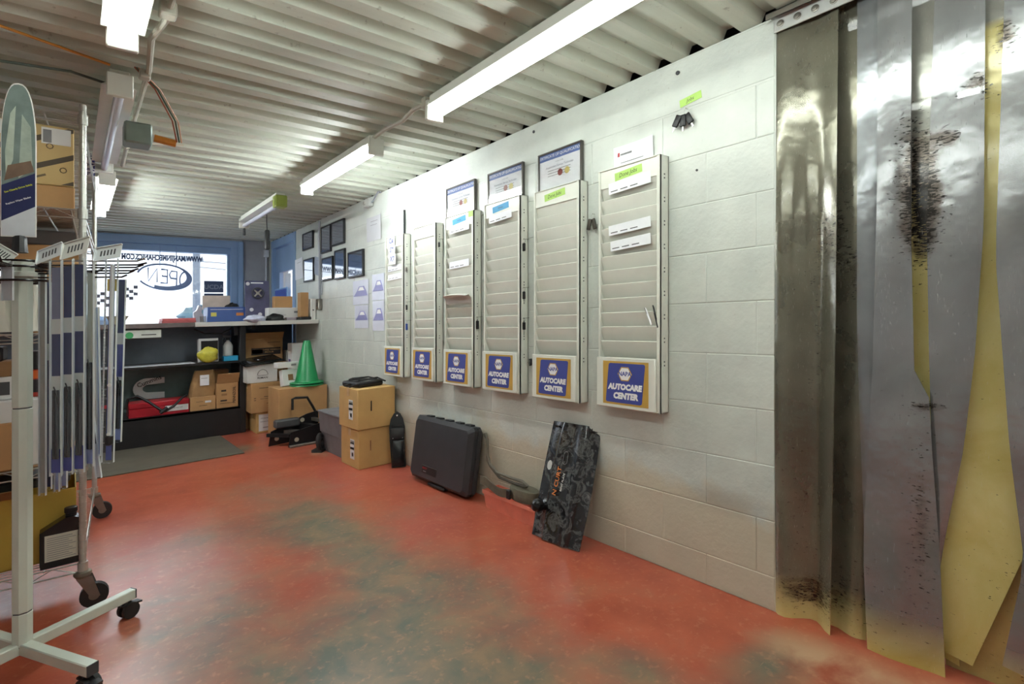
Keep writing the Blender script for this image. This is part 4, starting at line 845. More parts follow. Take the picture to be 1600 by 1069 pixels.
for k in range(2):
    t = thing('traffic_cone', ('upper' if k else 'lower') + ' of the two nested green traffic cones', 'cone', (1.80, 5.32, cz+.012*k), 'nested green cones')
    GR = M((24, 146, 84), .35, 0, .06); X = TR(1.80, 5.32, cz+.022*k+.001)
    MB(X).lathe([(.155, 0), (.16, .004), (.155, .012), (.12, .016)], GR, 8 if 0 else 32).build('base', t)
    zt_ = RY(515, 532, 5.32).z - cz; MB(X).lathe([(.118, .012), (.108, .03), (.034, zt_-.04*(1-k)-.02), (.030, zt_-.012-.04*(1-k)), (.024, zt_-.012-.04*(1-k)), (.024, zt_-.05)], GR, 32).build('cone_body', t)
# hitch frame
BM_ = M((26, 26, 28), .4, .2, .2); t = thing('hitch_frame', 'black steel hitch frame with round holes, on the floor below the cones', 'hitch', (1.7, 5.0, 0))
def plate(y, dx, k):
    T = FYW(0, 0, y)
    MB().prism([(1.50+dx, .0), (1.88+dx, .02), (1.95+dx, .12), (1.95+dx, .215*k), (1.84+dx, .20*k), (1.52+dx, .13)], 0, .012, BM_, T).build('side_plate', t)
    mb = MB()
    for x, z, r in ((1.57+dx, .06, .020), (1.80+dx, .16*k, .020)): MB().cyl((x, y-.014, z), (x, y-.004, z), r, M((176, 168, 150), .5), 16).build('bolt_head', t)
plate(4.92, .0, .95); plate(5.10, -.12, 1.25)
MB().box(1.50, 1.94, 4.86, 4.905, .0, .020, STEEL, .003).build('foot_bar', t, 'bare steel foot bar')
for a, b, w_, h_, m in (((1.52, 4.93, .10), (1.38, 5.12, .10), .035, .03, BM_), ((1.64, 4.93, .11), (1.52, 5.12, .11), .05, .04, STEEL), ((1.78, 4.93, .13), (1.66, 5.12, .15), .06, .05, BM_), ((1.88, 4.93, .17), (1.76, 5.12, .2), .03, .03, STEEL)): MB().bar(a, b, w_, h_, m).build('cross_bar', t)
MB().box(1.42, 1.64, 5.02, 5.10, .16, .235, DGREY, .012).build('jaw_block', t)
a, b, c2, d2 = RY(457, 624, 5.11), RY(462, 622, 5.11), RY(480, 621, 5.11), RY(488, 634, 5.11)
MB().tube([a-Vector((0, 0, .10)), a, b, c2, d2, d2+Vector((.03, 0, -.06))], .012, BM_, 10).build('handle', t)
MB().prism([(1.85, .05), (1.94, .05), (1.94, .155), (1.85, .155)], .013, .014, LWHITE, FYW(0, 0, 4.92)).prism([(1.86, .12), (1.93, .12), (1.93, .145), (1.86, .145)], .0145, .015, NBLUE, FYW(0, 0, 4.92)).prism([(1.86, .06), (1.93, .06), (1.93, .09), (1.86, .09)], .0145, .015, RED, FYW(0, 0, 4.92)).build('sticker', t, 'white blue and red sticker')
# grey tub, chock
t = thing('grey_tub', 'grey plastic tub behind the two stacked tan cartons', 'tub', (1.83, 4.35, 0)); GT = M((120, 118, 122), .5)
mb = MB(); mb.sheet([[(x, y, h) for x, y in ((1.70-o, 4.14-o), (1.94+o*.3, 4.14-o), (1.94+o*.3, 4.60+o), (1.70-o, 4.60+o), (1.70-o, 4.14-o))] for h, o in ((.0, 0), (.16, .012), (.165, .02), (.33, .03))], .004, GT, None).box(1.70, 1.94, 4.14, 4.60, 0, .004, GT).build('tub_body', t)
MB().box(1.66, 1.955, 4.10, 4.64, .33, .35, GT, .006).build('tub_lid', t)
mb = MB(); X = Matrix.Translation((1.655, 4.55, .082)) @ Matrix.Rotation(1.35, 4, 'X') @ Matrix.Rotation(.9, 4, 'Y')
for r in (.035, .062): mb.tube([X @ Vector((r*math.cos(a*math.pi/10), r*math.sin(a*math.pi/10), 0)) for a in range(20)], .018, RUBBER, 8, True)
mb.bar((1.61, 4.52, .012), (1.69, 4.60, .012), .09, .022, RUBBER).thing('rubber_pulley', 'black ribbed rubber wheel leaning by the grey tub', 'wheel')
# two tan cartons and the pouch
BX, BY = 1.65, 3.752; za = RV(558, 673, (BX, BY)); zb2 = RV(557, 609, (BX, BY))
lab = [('r', .05, -.01, .075, .15, WL), ('CARQUEST', .05, .05, .012), ('r', .05, .035, .065, .014, DGREY), ('r', .05, -.005, .07, .018, M((130, 30, 50), .5)), ('r', .05, -.05, .02, .03, GREY), ('r', .065, -.05, .01, .03, DGREY)]
def hs(w): return [('r', -.05, .01, .012, .075)]
for k, (h0, h1, dx) in enumerate(((0, za, 0), (za+.001, zb2, .012))):
    t = carton(('lower' if k == 0 else 'upper') + ' of the two tan cartons with hand slots stacked against the wall', BX-dx, 1.94+dx*.3, BY-dx, 4.08+dx, h0, h1, CARD2, 0, 0, side=lab, group='tan cartons with hand slots')
    MB().box(1.74, 1.752, BY-dx-.0012, BY-dx+.004, (h0+h1)/2-.02, (h0+h1)/2+.06, BLK if k else CARDD, .003).build('hand_slot', t)
t = thing('black_pouch', 'black zipped pouch with a coiled cord on the upper tan carton', 'pouch', (1.77, 3.92, zb2))
X = TR(1.76, 3.93, zb2+.001, .15); MB(X).box(-.10, .13, -.10, .14, 0, .045, BLK, .018, None, 3).build('pouch_body', t)
MB(X).tube([(-.11, -.10, .03), (-.14, -.05, .012), (-.13, .05, .012), (-.05, -.05, .055), (.05, -.06, .058), (.12, -.02, .058), (.15, -.09, .03), (.10, -.11, .045), (.0, -.04, .06), (-.08, .06, .055), (-.02, .12, .055), (.12, .1, .055), (.16, .03, .04)], .006, RUBBER, 8).build('cord', t)
# holster
T = fr((1.835, 3.625, .004), (.10, -.050, 0), (.06, .06, .40)); t = thing('holster', 'black leather tool holster leaning against the two tan cartons', 'holster', (1.87, 3.60, 0))
out = [(.02, 0), (.125, .0), (.115, .22), (.118, .30), (.105, .36), (.085, .40), (.06, .415), (.035, .40), (.012, .36), (0, .30), (.004, .20)]
MB().prism(out, -.015, 0, BLKG, T).build('back_panel', t)
MB().box(.022, .112, .01, .20, 0, .028, BLKG, .008, T, 2).build('sheath', t); MB().box(.012, .112, .205, .29, 0, .022, BLK, .008, T, 2).build('flap', t); MB().box(.02, .10, .30, .315, 0, .006, BLKG, .002, T).cyl((0, 0, 0), (0, 0, .001), .001, BLK).build('strap', t)
MB(T).lathe([(.006, 0), (.006, .003), (.003, .004)], CHROME, 10, Matrix.Translation((.06, .385, 0))).lathe([(.004, .022), (.003, .025)], CHROME, 10, Matrix.Translation((.10, .215, 0))).lathe([(.004, .022), (.003, .025)], CHROME, 10, Matrix.Translation((.028, .215, 0))).build('stud', t)
# black power tool case leaning on the wall
T = fr((1.812, 3.30, .026), (0, -1, 0), (.14, 0, 1)); CS = M((52, 53, 57), .42, 0, .12, 10, .06, 200)
t = thing('power_tool_case', 'large black plastic power tool case leaning against the wall under the racks', 'case', (1.88, 2.95, 0))
W_, H_ = .69, .42
def shell(z0, z1, ins, mb):
    lo = [(0, .02), (.02, 0), (W_-.02, 0), (W_, .02), (W_, H_-.02), (W_-.02, H_), (.02, H_), (0, H_-.02)]
    hi = [(min(max(x, ins*1.2), W_-ins*1.2), min(max(y, ins), H_-ins)) for x, y in lo]; hi = [(x + (0), y) for x, y in hi]
    g = [[(x, y, z0) for x, y in lo+lo[:1]], [(x, y, lerp(z0, z1, .55)) for x, y in lo+lo[:1]]]
    mid = [(lerp(x, .5*W_, .0), y) for x, y in lo]
    n = 8; vs = [(x, y, z0) for x, y in lo] + [(x, y, lerp(z0, z1, .5)) for x, y in lo]
    hi2 = [(x + (ins if x < W_/2 else -ins), y + (ins*.8 if y < H_/2 else -ins*.8), z1) for x, y in lo]; vs += hi2
    fs = [tuple(range(8))[::-1] if z1 > z0 else tuple(range(8)), tuple(range(16, 24)) if z1 > z0 else tuple(range(16, 24))[::-1]]
    for a in (0, 8):
        for i in range(8): q = (a+i, a+(i+1) % 8, a+8+(i+1) % 8, a+8+i); fs.append(q if z1 > z0 else q[::-1])
    return mb.add(vs, fs, CS, T)
shell(-.052, .0, .03, MB()).build('front_shell', t, None, 25); shell(-.056, -.105, .02, MB()).build('rear_shell', t, None, 25)
MB().box(.004, W_-.004, .004, H_-.004, -.0565, -.0515, BLK, 0, T).build('seam', t)
for x in (.10, .22, .34, .46, .57): MB().box(x, x+.055, H_-.006, H_+.010, -.075, -.035, BLK, .003, T).build('hinge', t)
MB().box(.18, .36, .055, .105, -.001, .002, BLK, .001, T).build('name_plate', t); MB().text('BOSCH', T @ Matrix.Translation((.215, .088, .0025)), .016, M((170, 30, 40), .5), 0, .03).box(.20, .235, .066, .070, .0022, .003, GREY, 0, T).build('name_print', t, 'small red lettering')
MB().box(.25, .45, -.014, .004, -.05, -.01, BLK, .004, T).build('carry_handle', t)
# red tray with straps
t = thing('plastic_tray', 'salmon red plastic tray on the floor between the black case and the black board', 'tray', (1.91, 2.25, 0)); SAL = M((228, 134, 112), .5, 0, .1, 14)
ht = .105; a0, a1, b0, b1 = 1.868, 1.966, 2.04, 2.46
def rg(o, h): return [(a0-o, b0-o, h), (a1+min(o, .004), b0-o, h), (a1+min(o, .004), b1+o, h), (a0-o, b1+o, h), (a0-o, b0-o, h)]
MB().sheet([rg(0, .004), rg(.010, ht-.022), rg(.016, ht-.020), rg(.016, ht)], .003, SAL).box(a0, a1, b0, b1, .0, .004, SAL).build('tray_body', t)
STR = M((100, 96, 80), .7, 0, .2, 30, .2, 200)
mb = MB(); X = Matrix.Translation((1.905, 2.165, ht+.002))
for k in range(5): mb.tube([X @ Vector(((.052-.009*k)*math.cos(a*math.pi/12)*.9, (.105-.018*k)*math.sin(a*math.pi/12), .032)) for a in range(24)], .004, STR, 4, True)
vs = []; 
mb.lathe([(.001, 0), (.98, 0), (1.0, .003), (1.0, .060), (.97, .063), (.02, .060)], STR, 28, X @ Matrix.Diagonal((.050, .108, 1, 1)))
mb.thing('strap_coil', 'flat coil of grey webbing strap resting on the salmon tray', 'strap')
g = []
for i in range(15):
    t_ = i/14; y = lerp(2.50, 2.22, t_); x = 1.855 - .012*math.sin(math.pi*t_); z = ht + .005 + .010*math.sin(2.2*math.pi*t_)+.02*(1-t_); g.append([(x, y, z), (x-.003, y, z+.048)])
mb = MB().sheet(g, .004, STR); mb.box(1.838, 1.856, 2.215, 2.245, ht+.004, ht+.055, BLK, .004).thing('webbing_strap', 'length of grey webbing with a black buckle along the front of the salmon tray', 'strap')
MB().tube([(1.945, 2.585, .40), (1.95, 2.56, .37), (1.93, 2.53, .25), (1.93, 2.50, .22), (1.92, 2.40, .175), (1.91, 2.25, .175), (1.90, 2.14, .185), (1.89, 2.12, .195), (1.89, 2.16, .21), (1.90, 2.30, .205), (1.915, 2.42, .20), (1.925, 2.50, .235), (1.93, 2.53, .28), (1.935, 2.54, .33), (1.94, 2.55, .38), (1.945, 2.57, .405)], .0085, M((98, 92, 78), .6), 8).thing('grey_hose', 'thin grey hose looped from the black case over the strap coil', 'hose')
# black marbled board with the ball
T = fr((1.800, 1.985, .003), (.02, -.305, 0), (.165, .045, .545)); t = thing('marbled_panel', 'black and white marbled plastic panel with a ball knob, leaning on the wall', 'panel', (1.88, 1.83, 0))
MARB = marble_mat(); L_ = .575; prof = [(0, 0), (.065, .002), (.078, .018), (.085, .030), (.10, .034), (.15, .020), (.19, .020), (.215, .034), (.228, .030), (.24, .006), (.305, 0)]
g = [[(x + .012*math.sin(3.1*v/L_)*(1 if x > .15 else -.5), v, z*(1-.25*abs(2*v/L_-1)**4)) for x, z in prof] for v in [L_*i/12 for i in range(13)]]
MB().sheet(g, .005, MARB, T).build('panel_body', t, None, 50)
MB(T).lathe([(.035, 0), (.035, .012), (.020, .018), (.015, .045), (.018, .05), (.028, .058), (.033, .075), (.028, .094), (.012, .104), (.0, .106)], BLKG, 24, Matrix.Translation((.075, .155, .012))).build('ball_knob', t, 'glossy black ball on a stem')
MB(T).lathe([(.016, 0), (.016, .002), (.0, .0022)], M((190, 190, 186), .5), 20, Matrix.Translation((.030, .35, .002)) @ Matrix.Diagonal((1, 1.5, 1, 1))).build('oval_hole', t, 'pale oval hole')
MB(T).text('N CURT', Matrix.Translation((.125, .285, .031)) @ Matrix.Rotation(math.pi/2-.05, 4, 'Z') @ Matrix.Rotation(-.12, 4, 'X') @ Matrix.Translation((0, 0, .006)), .038, M((214, 120, 40), .5, 0, 0), 0, .02).build('lettering', t, 'orange lettering')
MB(T).text('BENT PLATE', Matrix.Translation((.152, .285, .027)) @ Matrix.Rotation(math.pi/2-.05, 4, 'Z'), .016, WHT, 0, .01).tube([(.145+.014*math.cos(math.radians(a)), .385+(.035 if math.sin(math.radians(a)) > 0 else 0)+.014*math.sin(math.radians(a)), .030) for a in range(0, 360, 30)], .001, GREY, 4, True).build('small_print', t)
mb = MB(T)
for x, y in ((.03, .55), (.265, .55), (.03, .02)): mb.box(x-.015, x+.015, y-.006, y+.006, .002, .008, BLKG, .003)
mb.build('tab', t)

# ---------------------------------------------------------------- the street seen through the window, daylight wash put into its pale colours
def ground(mb): return mb
car = thing('parked_car', 'pale blue car parked in the street outside the window', 'car', (-.6, 12.2, -.2))
prof = [(-2.6, .35), (-2.62, .75), (-2.45, .95), (-1.9, 1.02), (-1.35, 1.52), (-.2, 1.60), (.45, 1.52), (1.05, 1.02), (1.75, .9), (1.9, .7), (1.88, .35)]
cxo = RY(258, 500, 12.2).x - 1.05 - .25
CARM = M((110, 138, 170), .3, .2, .04)
MB(Matrix.Translation((cxo, 13.0, -.2))).prism(prof, 0, 1.6, CARM, fr((0, 0, 0), (1, 0, 0), (0, 0, 1))).build('car_body', car)
MB(Matrix.Translation((cxo, 11.39, -.2))).prism([(-1.75, 1.03), (-1.28, 1.46), (-.2, 1.53), (.40, 1.46), (.88, 1.03)], 0, .01, M((70, 92, 118), .1, 0, 0), fr((0, 0, 0), (1, 0, 0), (0, 0, 1))).build('side_window', car)
for x in (-1.75, 1.1): MB(Matrix.Translation((cxo+x, 11.5, .12))).cyl((0, -.12, 0), (0, .15, 0), .32, RUBBER, 20).build('wheel', car)
tr = RY(333, 500, 24); t = thing('street_tree', 'round bushy tree across the street beyond the counter window', 'tree', (tr.x, 24, -.2))
MB().cyl((tr.x, 24, -.2), (tr.x, 24, 1.0), .18, CARDD, 8).build('tree_trunk', t)
mb = MB(); rnd = random.Random(3); LEAF = M((96, 122, 130), .8, 0, .2, 2)
for i in range(26):
    a = rnd.uniform(0, 6.28); r = rnd.uniform(0, .95); z = rnd.uniform(.6, 1.95); 
    b = blob((tr.x + 1.05*r*math.cos(a), 24+1.0*r*math.sin(a), z-.35*r), (.42, .42, .32), LEAF, i, 9, 6, .4); mb.add(b.v, b.f, LEAF)
mb.build('foliage', t)
p = RY(307, 420, 16); t = thing('utility_pole', 'wooden utility pole across the street with wires', 'pole', (p.x, 16, -.2)); PO = M((130, 138, 150), .8)
MB().cyl((p.x, 16, -.2), (p.x, 16, 3.05), .10, PO, 10, .085).build('pole_shaft', t); MB().box(p.x-.35, p.x+.15, 15.95, 16.0, 2.85, 2.93, PO).build('cross_arm', t)
for z, x2, dz in ((2.85, 14, .2), (2.7, 14, -.2), (2.95, -16, .9), (1.2, -16, -.1), (1.25, 14, .05)): MB().tube([(p.x, 16, z), ((p.x+x2)/2, 18, z+dz/2-.12), (x2, 20, z+dz)], .012, PO, 4).build('wire', t)

# ---------------------------------------------------------------- wire shelving at the left
SX0, SX1, SYa, SYb = -.572, .037, 2.698, 3.93
LV = [.185, .586, 1.10, 1.586, 1.958]
RS = Matrix.Translation((SX1, SYa, 0)) @ Matrix.Rotation(-.057, 4, 'Z') @ Matrix.Translation((-SX1, -SYa, 0))
t = thing('wire_shelving', 'chrome wire shelving on castors at the left edge, loaded with cartons', 'shelving', ((SX0+SX1)/2, (SYa+SYb)/2, 0))
WIR = M((196, 196, 190), .3, .75, .1)
for x in (SX0, SX1):
    for y in (SYa, SYb):
        mb = MB(RS); prof = []; z = .15
        while z < 2.004: prof += [(.0125, z), (.0125, z+.022), (.0112, z+.0225), (.0112, z+.0250)]; z += .0254
        mb.lathe(prof, STEEL if 0 else WIR, 12, TR(x, y, 0)); po = mb.build('post', t, None, 60)
        mb = MB(RS @ TR(x, y, 0)).lathe([(.013, .125), (.022, .128), (.030, .140), (.028, .150), (.014, .155)], M((120, 110, 96), .6, .3, .2), 16)
        mb.prism([(-.02, .13), (.03, .13), (.056, .045), (.036, .035), (.020, .055)], .017, .020, STEEL, fr((0, 0, 0), (1, 0, 0), (0, 0, 1))).prism([(-.02, .13), (.03, .13), (.056, .045), (.036, .035), (.020, .055)], -.020, -.017, STEEL, fr((0, 0, 0), (1, 0, 0), (0, 0, 1)))
        ca = mb.build('castor', t, 'rusty swivel castor')
        w_ = MB(RS @ TR(x, y, 0)).cyl((.036, -.0135, .048), (.036, .0135, .048), .047, RUBBER, 24).cyl((.036, -.0145, .048), (.036, .0145, .048), .018, STEEL, 14); w_.build('wheel', ca)
for z in LV:
    mb = MB(RS)
    for zz in (z, z-.034):
        mb.tube([(SX0, SYa, zz), (SX1, SYa, zz)], .0028, WIR, 6).tube([(SX0, SYb, zz), (SX1, SYb, zz)], .0028, WIR, 6).tube([(SX0, SYa, zz), (SX0, SYb, zz)], .0028, WIR, 6).tube([(SX1, SYa, zz), (SX1, SYb, zz)], .0028, WIR, 6)
    for y in (SYa, SYb): 
        n = 8; mb.tube([(lerp(SX0+.02, SX1-.02, i/n), y, z if i % 2 else z-.034) for i in range(n+1)], .0022, WIR, 5)
    for x in (SX0, SX1):
        n = 18; mb.tube([(x, lerp(SYa+.02, SYb-.02, i/n), z if i % 2 else z-.034) for i in range(n+1)], .0022, WIR, 5)
    for x in (SX0, SX1):
        for y in (SYa, SYb): mb.cyl((x, y, z-.036), (x, y, z+.004), .017, WIR, 12)
    for x in (-.40, -.24, -.08): mb.tube([(x, SYa, z-.004), (x, SYb, z-.004)], .0028, WIR, 5)
    o = mb.build('shelf_rim', t)
    mb = MB(RS); n = 44
    for i in range(1, n): y = lerp(SYa, SYb, i/n); mb.tube([(SX0, y, z+.001), (SX1, y, z+.001)], .0016, WIR, 4)
    mb.build('shelf_wires', t)['kind'] = 'stuff'
MB(RS).tube([(.0, SYa+.02, 1.586), (.045, SYa+.3, 1.30)], .003, WIR, 6).thing('price_wand', 'thin pale rod hanging below the upper wire shelf', 'rod')
e = .004
# bottom shelf
zc = RV(60, 772, (-.1, 2.80))
t = carton('big mustard coloured carton with open flaps on the bottom wire shelf', -.50, .018, 2.80, 3.30, LV[0]+e, zc, M((190, 158, 66), .7, 0, .08, 6), open_=True, tape=False)
MB(TR(-.28, 2.80, zc)).box(-.24, .16, -.10, .004, -.003, .0, CARDD, .001, Matrix.Rotation(-.5, 4, 'X')).build('flap', t, 'brown flap folded outwards')
MB(TR(-.1, 2.99, zc)).box(-.24, .10, -.10, .10, .004, .045, M((50, 48, 46), .6), .01).box(-.38, -.02, .06, .16, .01, .10, CARDD, .003).thing('packing', 'dark packing and brown cardboard heaped in the mustard carton', 'packing')
pb = RY(96, 888, 2.735); J = TR(pb.x, 2.742, LV[0]+e) @ Matrix.Scale(.88, 4)
t = thing('oil_bottle', 'black motor oil jug with a white label at the front of the bottom shelf', 'bottle', (pb.x, 2.742, LV[0]+e))
MB(J).prism([(-.070, 0), (.070, 0), (.073, .02), (.073, .165), (.066, .198), (.040, .210), (.012, .208), (-.073, .160), (-.073, .02)], -.035, .035, BLKG, fr((0, 0, 0), (1, 0, 0), (0, 0, 1))).build('jug_body', t, None, 20)
MB(J @ Matrix.Translation((.033, 0, 0))).lathe([(.020, .205), (.020, .222), (.024, .224), (.024, .243), (.022, .245)], BLK, 20).build('cap', t)
mb = MB(J).box(-.056, .058, -.0362, -.0350, .030, .145, M((206, 202, 186), .5, 0, .06))
for i in range(11): mb.box(-.048, .050-.012*(i % 3), -.0366, -.0362, .038+i*.0092, .0405+i*.0092, GREY)
mb.build('label', t, 'off-white label with fine print')
# second shelf
z = LV[1]+e; x1 = RY(64, 650, 2.74).x; zt = RV(30, 627, (-.2, 2.74))
carton('long white carton on the second wire shelf from the floor', -.52, x1, 2.74, 3.1, z+.004, zt, WL, tape=False, name='white_box')
MB().box(-.53, .03, 2.72, 3.2, z-.001, z+.003, CARDD, .001).thing('cardboard_sheet', 'flattened cardboard sheets lying on the second wire shelf', 'cardboard')
xa = RY(19, 700, 2.705).x; MB().box(-.40, xa, 2.71, 2.735, z+.004, RV(10, 663, (-.2, 2.71)), CARD, .003).thing('cardboard_box', 'small open cardboard carton standing before the long white carton', 'box')
xa, xb = RY(46, 600, 2.80).x, RY(66, 600, 2.80).x; zo = RV(50, 578, (-.1, 2.8))
MB().box(xa-.02, xb, 2.80, 3.0, zt+.002, zo, M((180, 50, 36), .4, 0, .15, 14), .003).box(xa-.02, xb+.001, 2.799, 3.001, zo-.035, zo-.002, M((226, 110, 40), .4), .002).box(xa, xb-.01, 2.797, 2.799, zt+.02, zt+.07, BLK).thing('red_box', 'red and orange parts box on the long white carton', 'box')
MB().box(xa-.005, xb+.003, 2.82, 3.0, zo+.002, LV[2]-.07, BLK, .004).thing('black_box', 'black box stacked on the red and orange one', 'box')
xa, xb = RY(-40, 600, 2.78).x, RY(21, 600, 2.78).x
MB().box(xa, xb, 2.78, 3.0, zt+.002, RV(10, 590, (-.2, 2.78)), WL, .003).box(xa+.02, xb-.01, 2.777, 2.779, zt+.02, zt+.07, DGREY).thing('white_box', 'white box with a picture of a grey part at the left edge', 'box'); zq = RV(10, 590, (-.2, 2.78))
MB().box(xa, xb-.005, 2.80, 3.0, zq+.001, RV(10, 565, (-.2, 2.8)), CARDD, .003).thing('brown_box', 'flat brown box on the picture box at the left edge', 'box'); zq = RV(10, 565, (-.2, 2.8))
MB().box(xa, xb-.03, 2.80, 3.0, zq+.001, zq+.055, BLK, .006).box(xa+.02, xb-.04, 2.797, 2.80, zq+.01, zq+.045, WL).thing('black_case', 'black case with a white label on the flat brown box', 'case')
# third shelf
z = LV[2]+e
def bag(xa, xb, ya, yb, z0, z1, m, seed):
    rnd = random.Random(seed); g = []
    for i in range(11):
        v = i/10; row = []
        for j in range(29):
            a = 2*math.pi*j/28; k = (1-.25*v**2) + .05*math.sin(5*a+seed+3*v) + .025*math.sin(11*a-4*v)
            row.append(((xa+xb)/2 + (xb-xa)/2*k*math.copysign(abs(math.cos(a))**.55, math.cos(a)), (ya+yb)/2 + (yb-ya)/2*k*math.copysign(abs(math.sin(a))**.55, math.sin(a)), lerp(z0, z1, v) + .01*math.sin(3*a+seed)*v))
        g.append(row)
    return MB().sheet(g, .003, m).add([g[-1][j] for j in range(28)], [tuple(range(28))], m).add([g[0][j] for j in range(28)], [tuple(range(28))[::-1]], m)
BAGM = M((214, 212, 200), .4, 0, .12, 9, .3, 22)
bag(RY(-30, 480, 2.76).x, RY(22, 480, 2.76).x, 2.76, 3.0, z+.006, RV(10, 432, (-.2, 2.76)), BAGM, 1).thing('white_bag', 'white plastic sack on the third wire shelf, the one nearer the photo edge', 'bag')
bag(RY(25, 480, 2.76).x, RY(66, 480, 2.76).x, 2.74, 2.98, z+.006, RV(50, 436, (-.1, 2.76)), BAGM, 4).thing('white_bag', 'white plastic sack on the third wire shelf, behind the post of the display stand', 'bag')
xa, xb = RY(20, 400, 3.02).x, RY(84, 400, 3.02).x
MB().box(xa, .03, 3.02, 3.5, z, RV(60, 386, (0, 3.02)), CARD, .004).thing('tan_box', 'tan box behind the white sacks on the third wire shelf', 'box'); zz = RV(60, 386, (0, 3.02))
MB().box(-.35, .025, 3.04, 3.6, zz+.002, min(RV(60, 334, (0, 3.02)), LV[3]-.04), M((98, 94, 92), .7, 0, .15, 4), .006).thing('grey_crate', 'dark grey crate under the upper wire shelf', 'crate')
# upper shelf: plain carton, patterned carton
z = LV[3]+e; zt = RV(60, 287, (-.1, 2.73))
xr = RY(117, 300, 2.73).x
t = carton('plain tan carton on the upper wire shelf, beneath the printed one', -.52, xr, 2.73, 3.25, z, zt-.001, CARD, tape=False)
PAT = M((206, 178, 122), .7, 0, .06, 6); ztt = LV[4]-.045
t = carton('tan carton with slanting dark printed bands, under the top wire shelf', -.52, xr-.002, 2.735, 3.25, zt+.002, ztt, PAT, tape=False)
mb = MB(); FWd = xr+.52; FHt = ztt-zt; T = FYW(-.52, zt+.002, 2.7348)
def bandclip(c0, wd, u0=0, u1=99):
    ang = math.radians(24); dx, dy = math.cos(ang), math.sin(ang); nx, ny = -dy, dx; pts = []
    # polygon clip of a slanted band to the face
    poly = [(-2*dx + (c0)*nx, -2*dy + c0*ny), (2*dx + c0*nx, 2*dy + c0*ny), (2*dx + (c0+wd)*nx, 2*dy + (c0+wd)*ny), (-2*dx + (c0+wd)*nx, -2*dy + (c0+wd)*ny)]
    for ax, lim, sg in ((0, .004, 1), (0, FWd-.004, -1), (1, .004, 1), (1, FHt-.006, -1)):
        out = []
        for a, b in zip(poly, poly[1:]+poly[:1]):
            ia, ib = (a[ax]-lim)*sg >= 0, (b[ax]-lim)*sg >= 0
            if ia: out.append(a)
            if ia != ib: q = (lim-a[ax])/(b[ax]-a[ax]); out.append((lerp(a[0], b[0], q), lerp(a[1], b[1], q)))
        poly = out
        if not poly: return
    mb.prism(poly, 0, .0006, M((92, 82, 66), .7, 0, .05), T)
for k in range(-4, 5): bandclip(-.02+k*.098, .020)
for k in range(-4, 5):
    for i in range(8):
        ang = math.radians(24); u = .03+i*.075; c0 = .030+k*.098+.02; x, y = u*math.cos(ang)-c0*math.sin(ang), u*math.sin(ang)+c0*math.cos(ang)
        if .02 < x < FWd-.03 and .02 < y < FHt-.02:
            if i % 3 == 2: mb.box(-.018, .018, -.004, .004, 0, .0006, M((120, 104, 78), .7, 0, 0), 0, T @ Matrix.Translation((x, y, 0)) @ Matrix.Rotation(ang, 4, 'Z'))
            else: mb.tube([T @ Vector((x+.010*math.cos(q*math.pi/4), y+.010*math.sin(q*math.pi/4), .0005)) for q in range(8)], .0018, M((120, 104, 78), .7, 0, 0), 4, True)
mb.build('printed_bands', t, 'dark slanting printed bands')
MB(T).box(FWd-.10, FWd-.012, FHt-.075, FHt-.012, .0007, .0014, WL).box(FWd-.095, FWd-.07, FHt-.07, FHt-.02, .0015, .0018, GREY).build('shipping_label', t, 'white shipping label'); MB(T).box(FWd-.26, FWd-.16, FHt-.06, FHt-.006, .0007, .0014, WL).build('shipping_label', t, 'white shipping label')
x0, x1 = RY(134, 200, 3.2).x, RY(152, 200, 3.2).x
q = RY(143, 275, 3.97); MB().box(RY(134, 250, 3.97).x, RY(144, 250, 3.97).x+.012, 3.97, 3.985, RY(140, 275, 3.97).z, RY(140, 240, 3.97).z, M((42, 44, 110), .4), .002).text('NAPA', FYW(RY(140, 258, 3.97).x+.01, RY(140, 258, 3.97).z, 3.969) @ Matrix.Rotation(math.pi/2, 4, 'Z'), .055, LWHITE, .0, .02).thing('blue_sign', 'small blue sign with white letters turned sideways, fixed behind the shelving post', 'sign')

# ---------------------------------------------------------------- wiper blade display stand
PX, PY = -.12, 2.335; Rv = Vector((CY, -SY, 0)); Nv = Vector((-SY, -CY, 0))
t = thing('display_stand', 'pale green white rolling display stand with a cross base and black hooks', 'display stand', (PX, PY, 0)); st = t
POST = M((206, 214, 202), .35, 0, .04)
mb = MB(TR(PX, PY, 0, .5))
for a, b in ((.095, .198), (.202, .86), (.864, 1.285)): mb.lathe([(.0255, a), (.027, a+.002), (.027, b-.002), (.0255, b)], POST, 8)
mb.lathe([(.025, .09), (.025, 1.30)], DGREY, 8); mb.build('post', t, None, 20)
dA = Vector((.296, .165, 0)).normalized(); dB = Vector((.17, -.305, 0)).normalized(); P0 = Vector((PX, PY, 0))
for d_ in (dA, -dA, dB, -dB):
    e_ = P0 + d_*.35; o = MB().bar(P0+d_*.012+Vector((0, 0, .085)), e_+Vector((0, 0, .085)), .034, .036, POST, bev=.003); arm = o.build('arm', t)
    MB().bar(e_+Vector((0, 0, .085)), e_+d_*.003+Vector((0, 0, .085)), .032, .034, DGREY).build('end_cap', arm)
    cw = e_ - d_*.03; sdv = Vector((d_.y, -d_.x, 0)); cs = MB()
    cs.cyl(cw+Vector((0, 0, .050)), cw+Vector((0, 0, .068)), .010, DGREY, 10)
    for s_ in (-1, 1): cs.cyl(cw+d_*.012+sdv*(.008*s_)+Vector((0, 0, .030)), cw+d_*.012+sdv*(.022*s_)+Vector((0, 0, .030)), .0295, RUBBER, 22)
    cs.bar(cw-d_*.02+Vector((0, 0, .056)), cw+d_*.055+Vector((0, 0, .045)), .03, .006, BLK).build('castor', t)
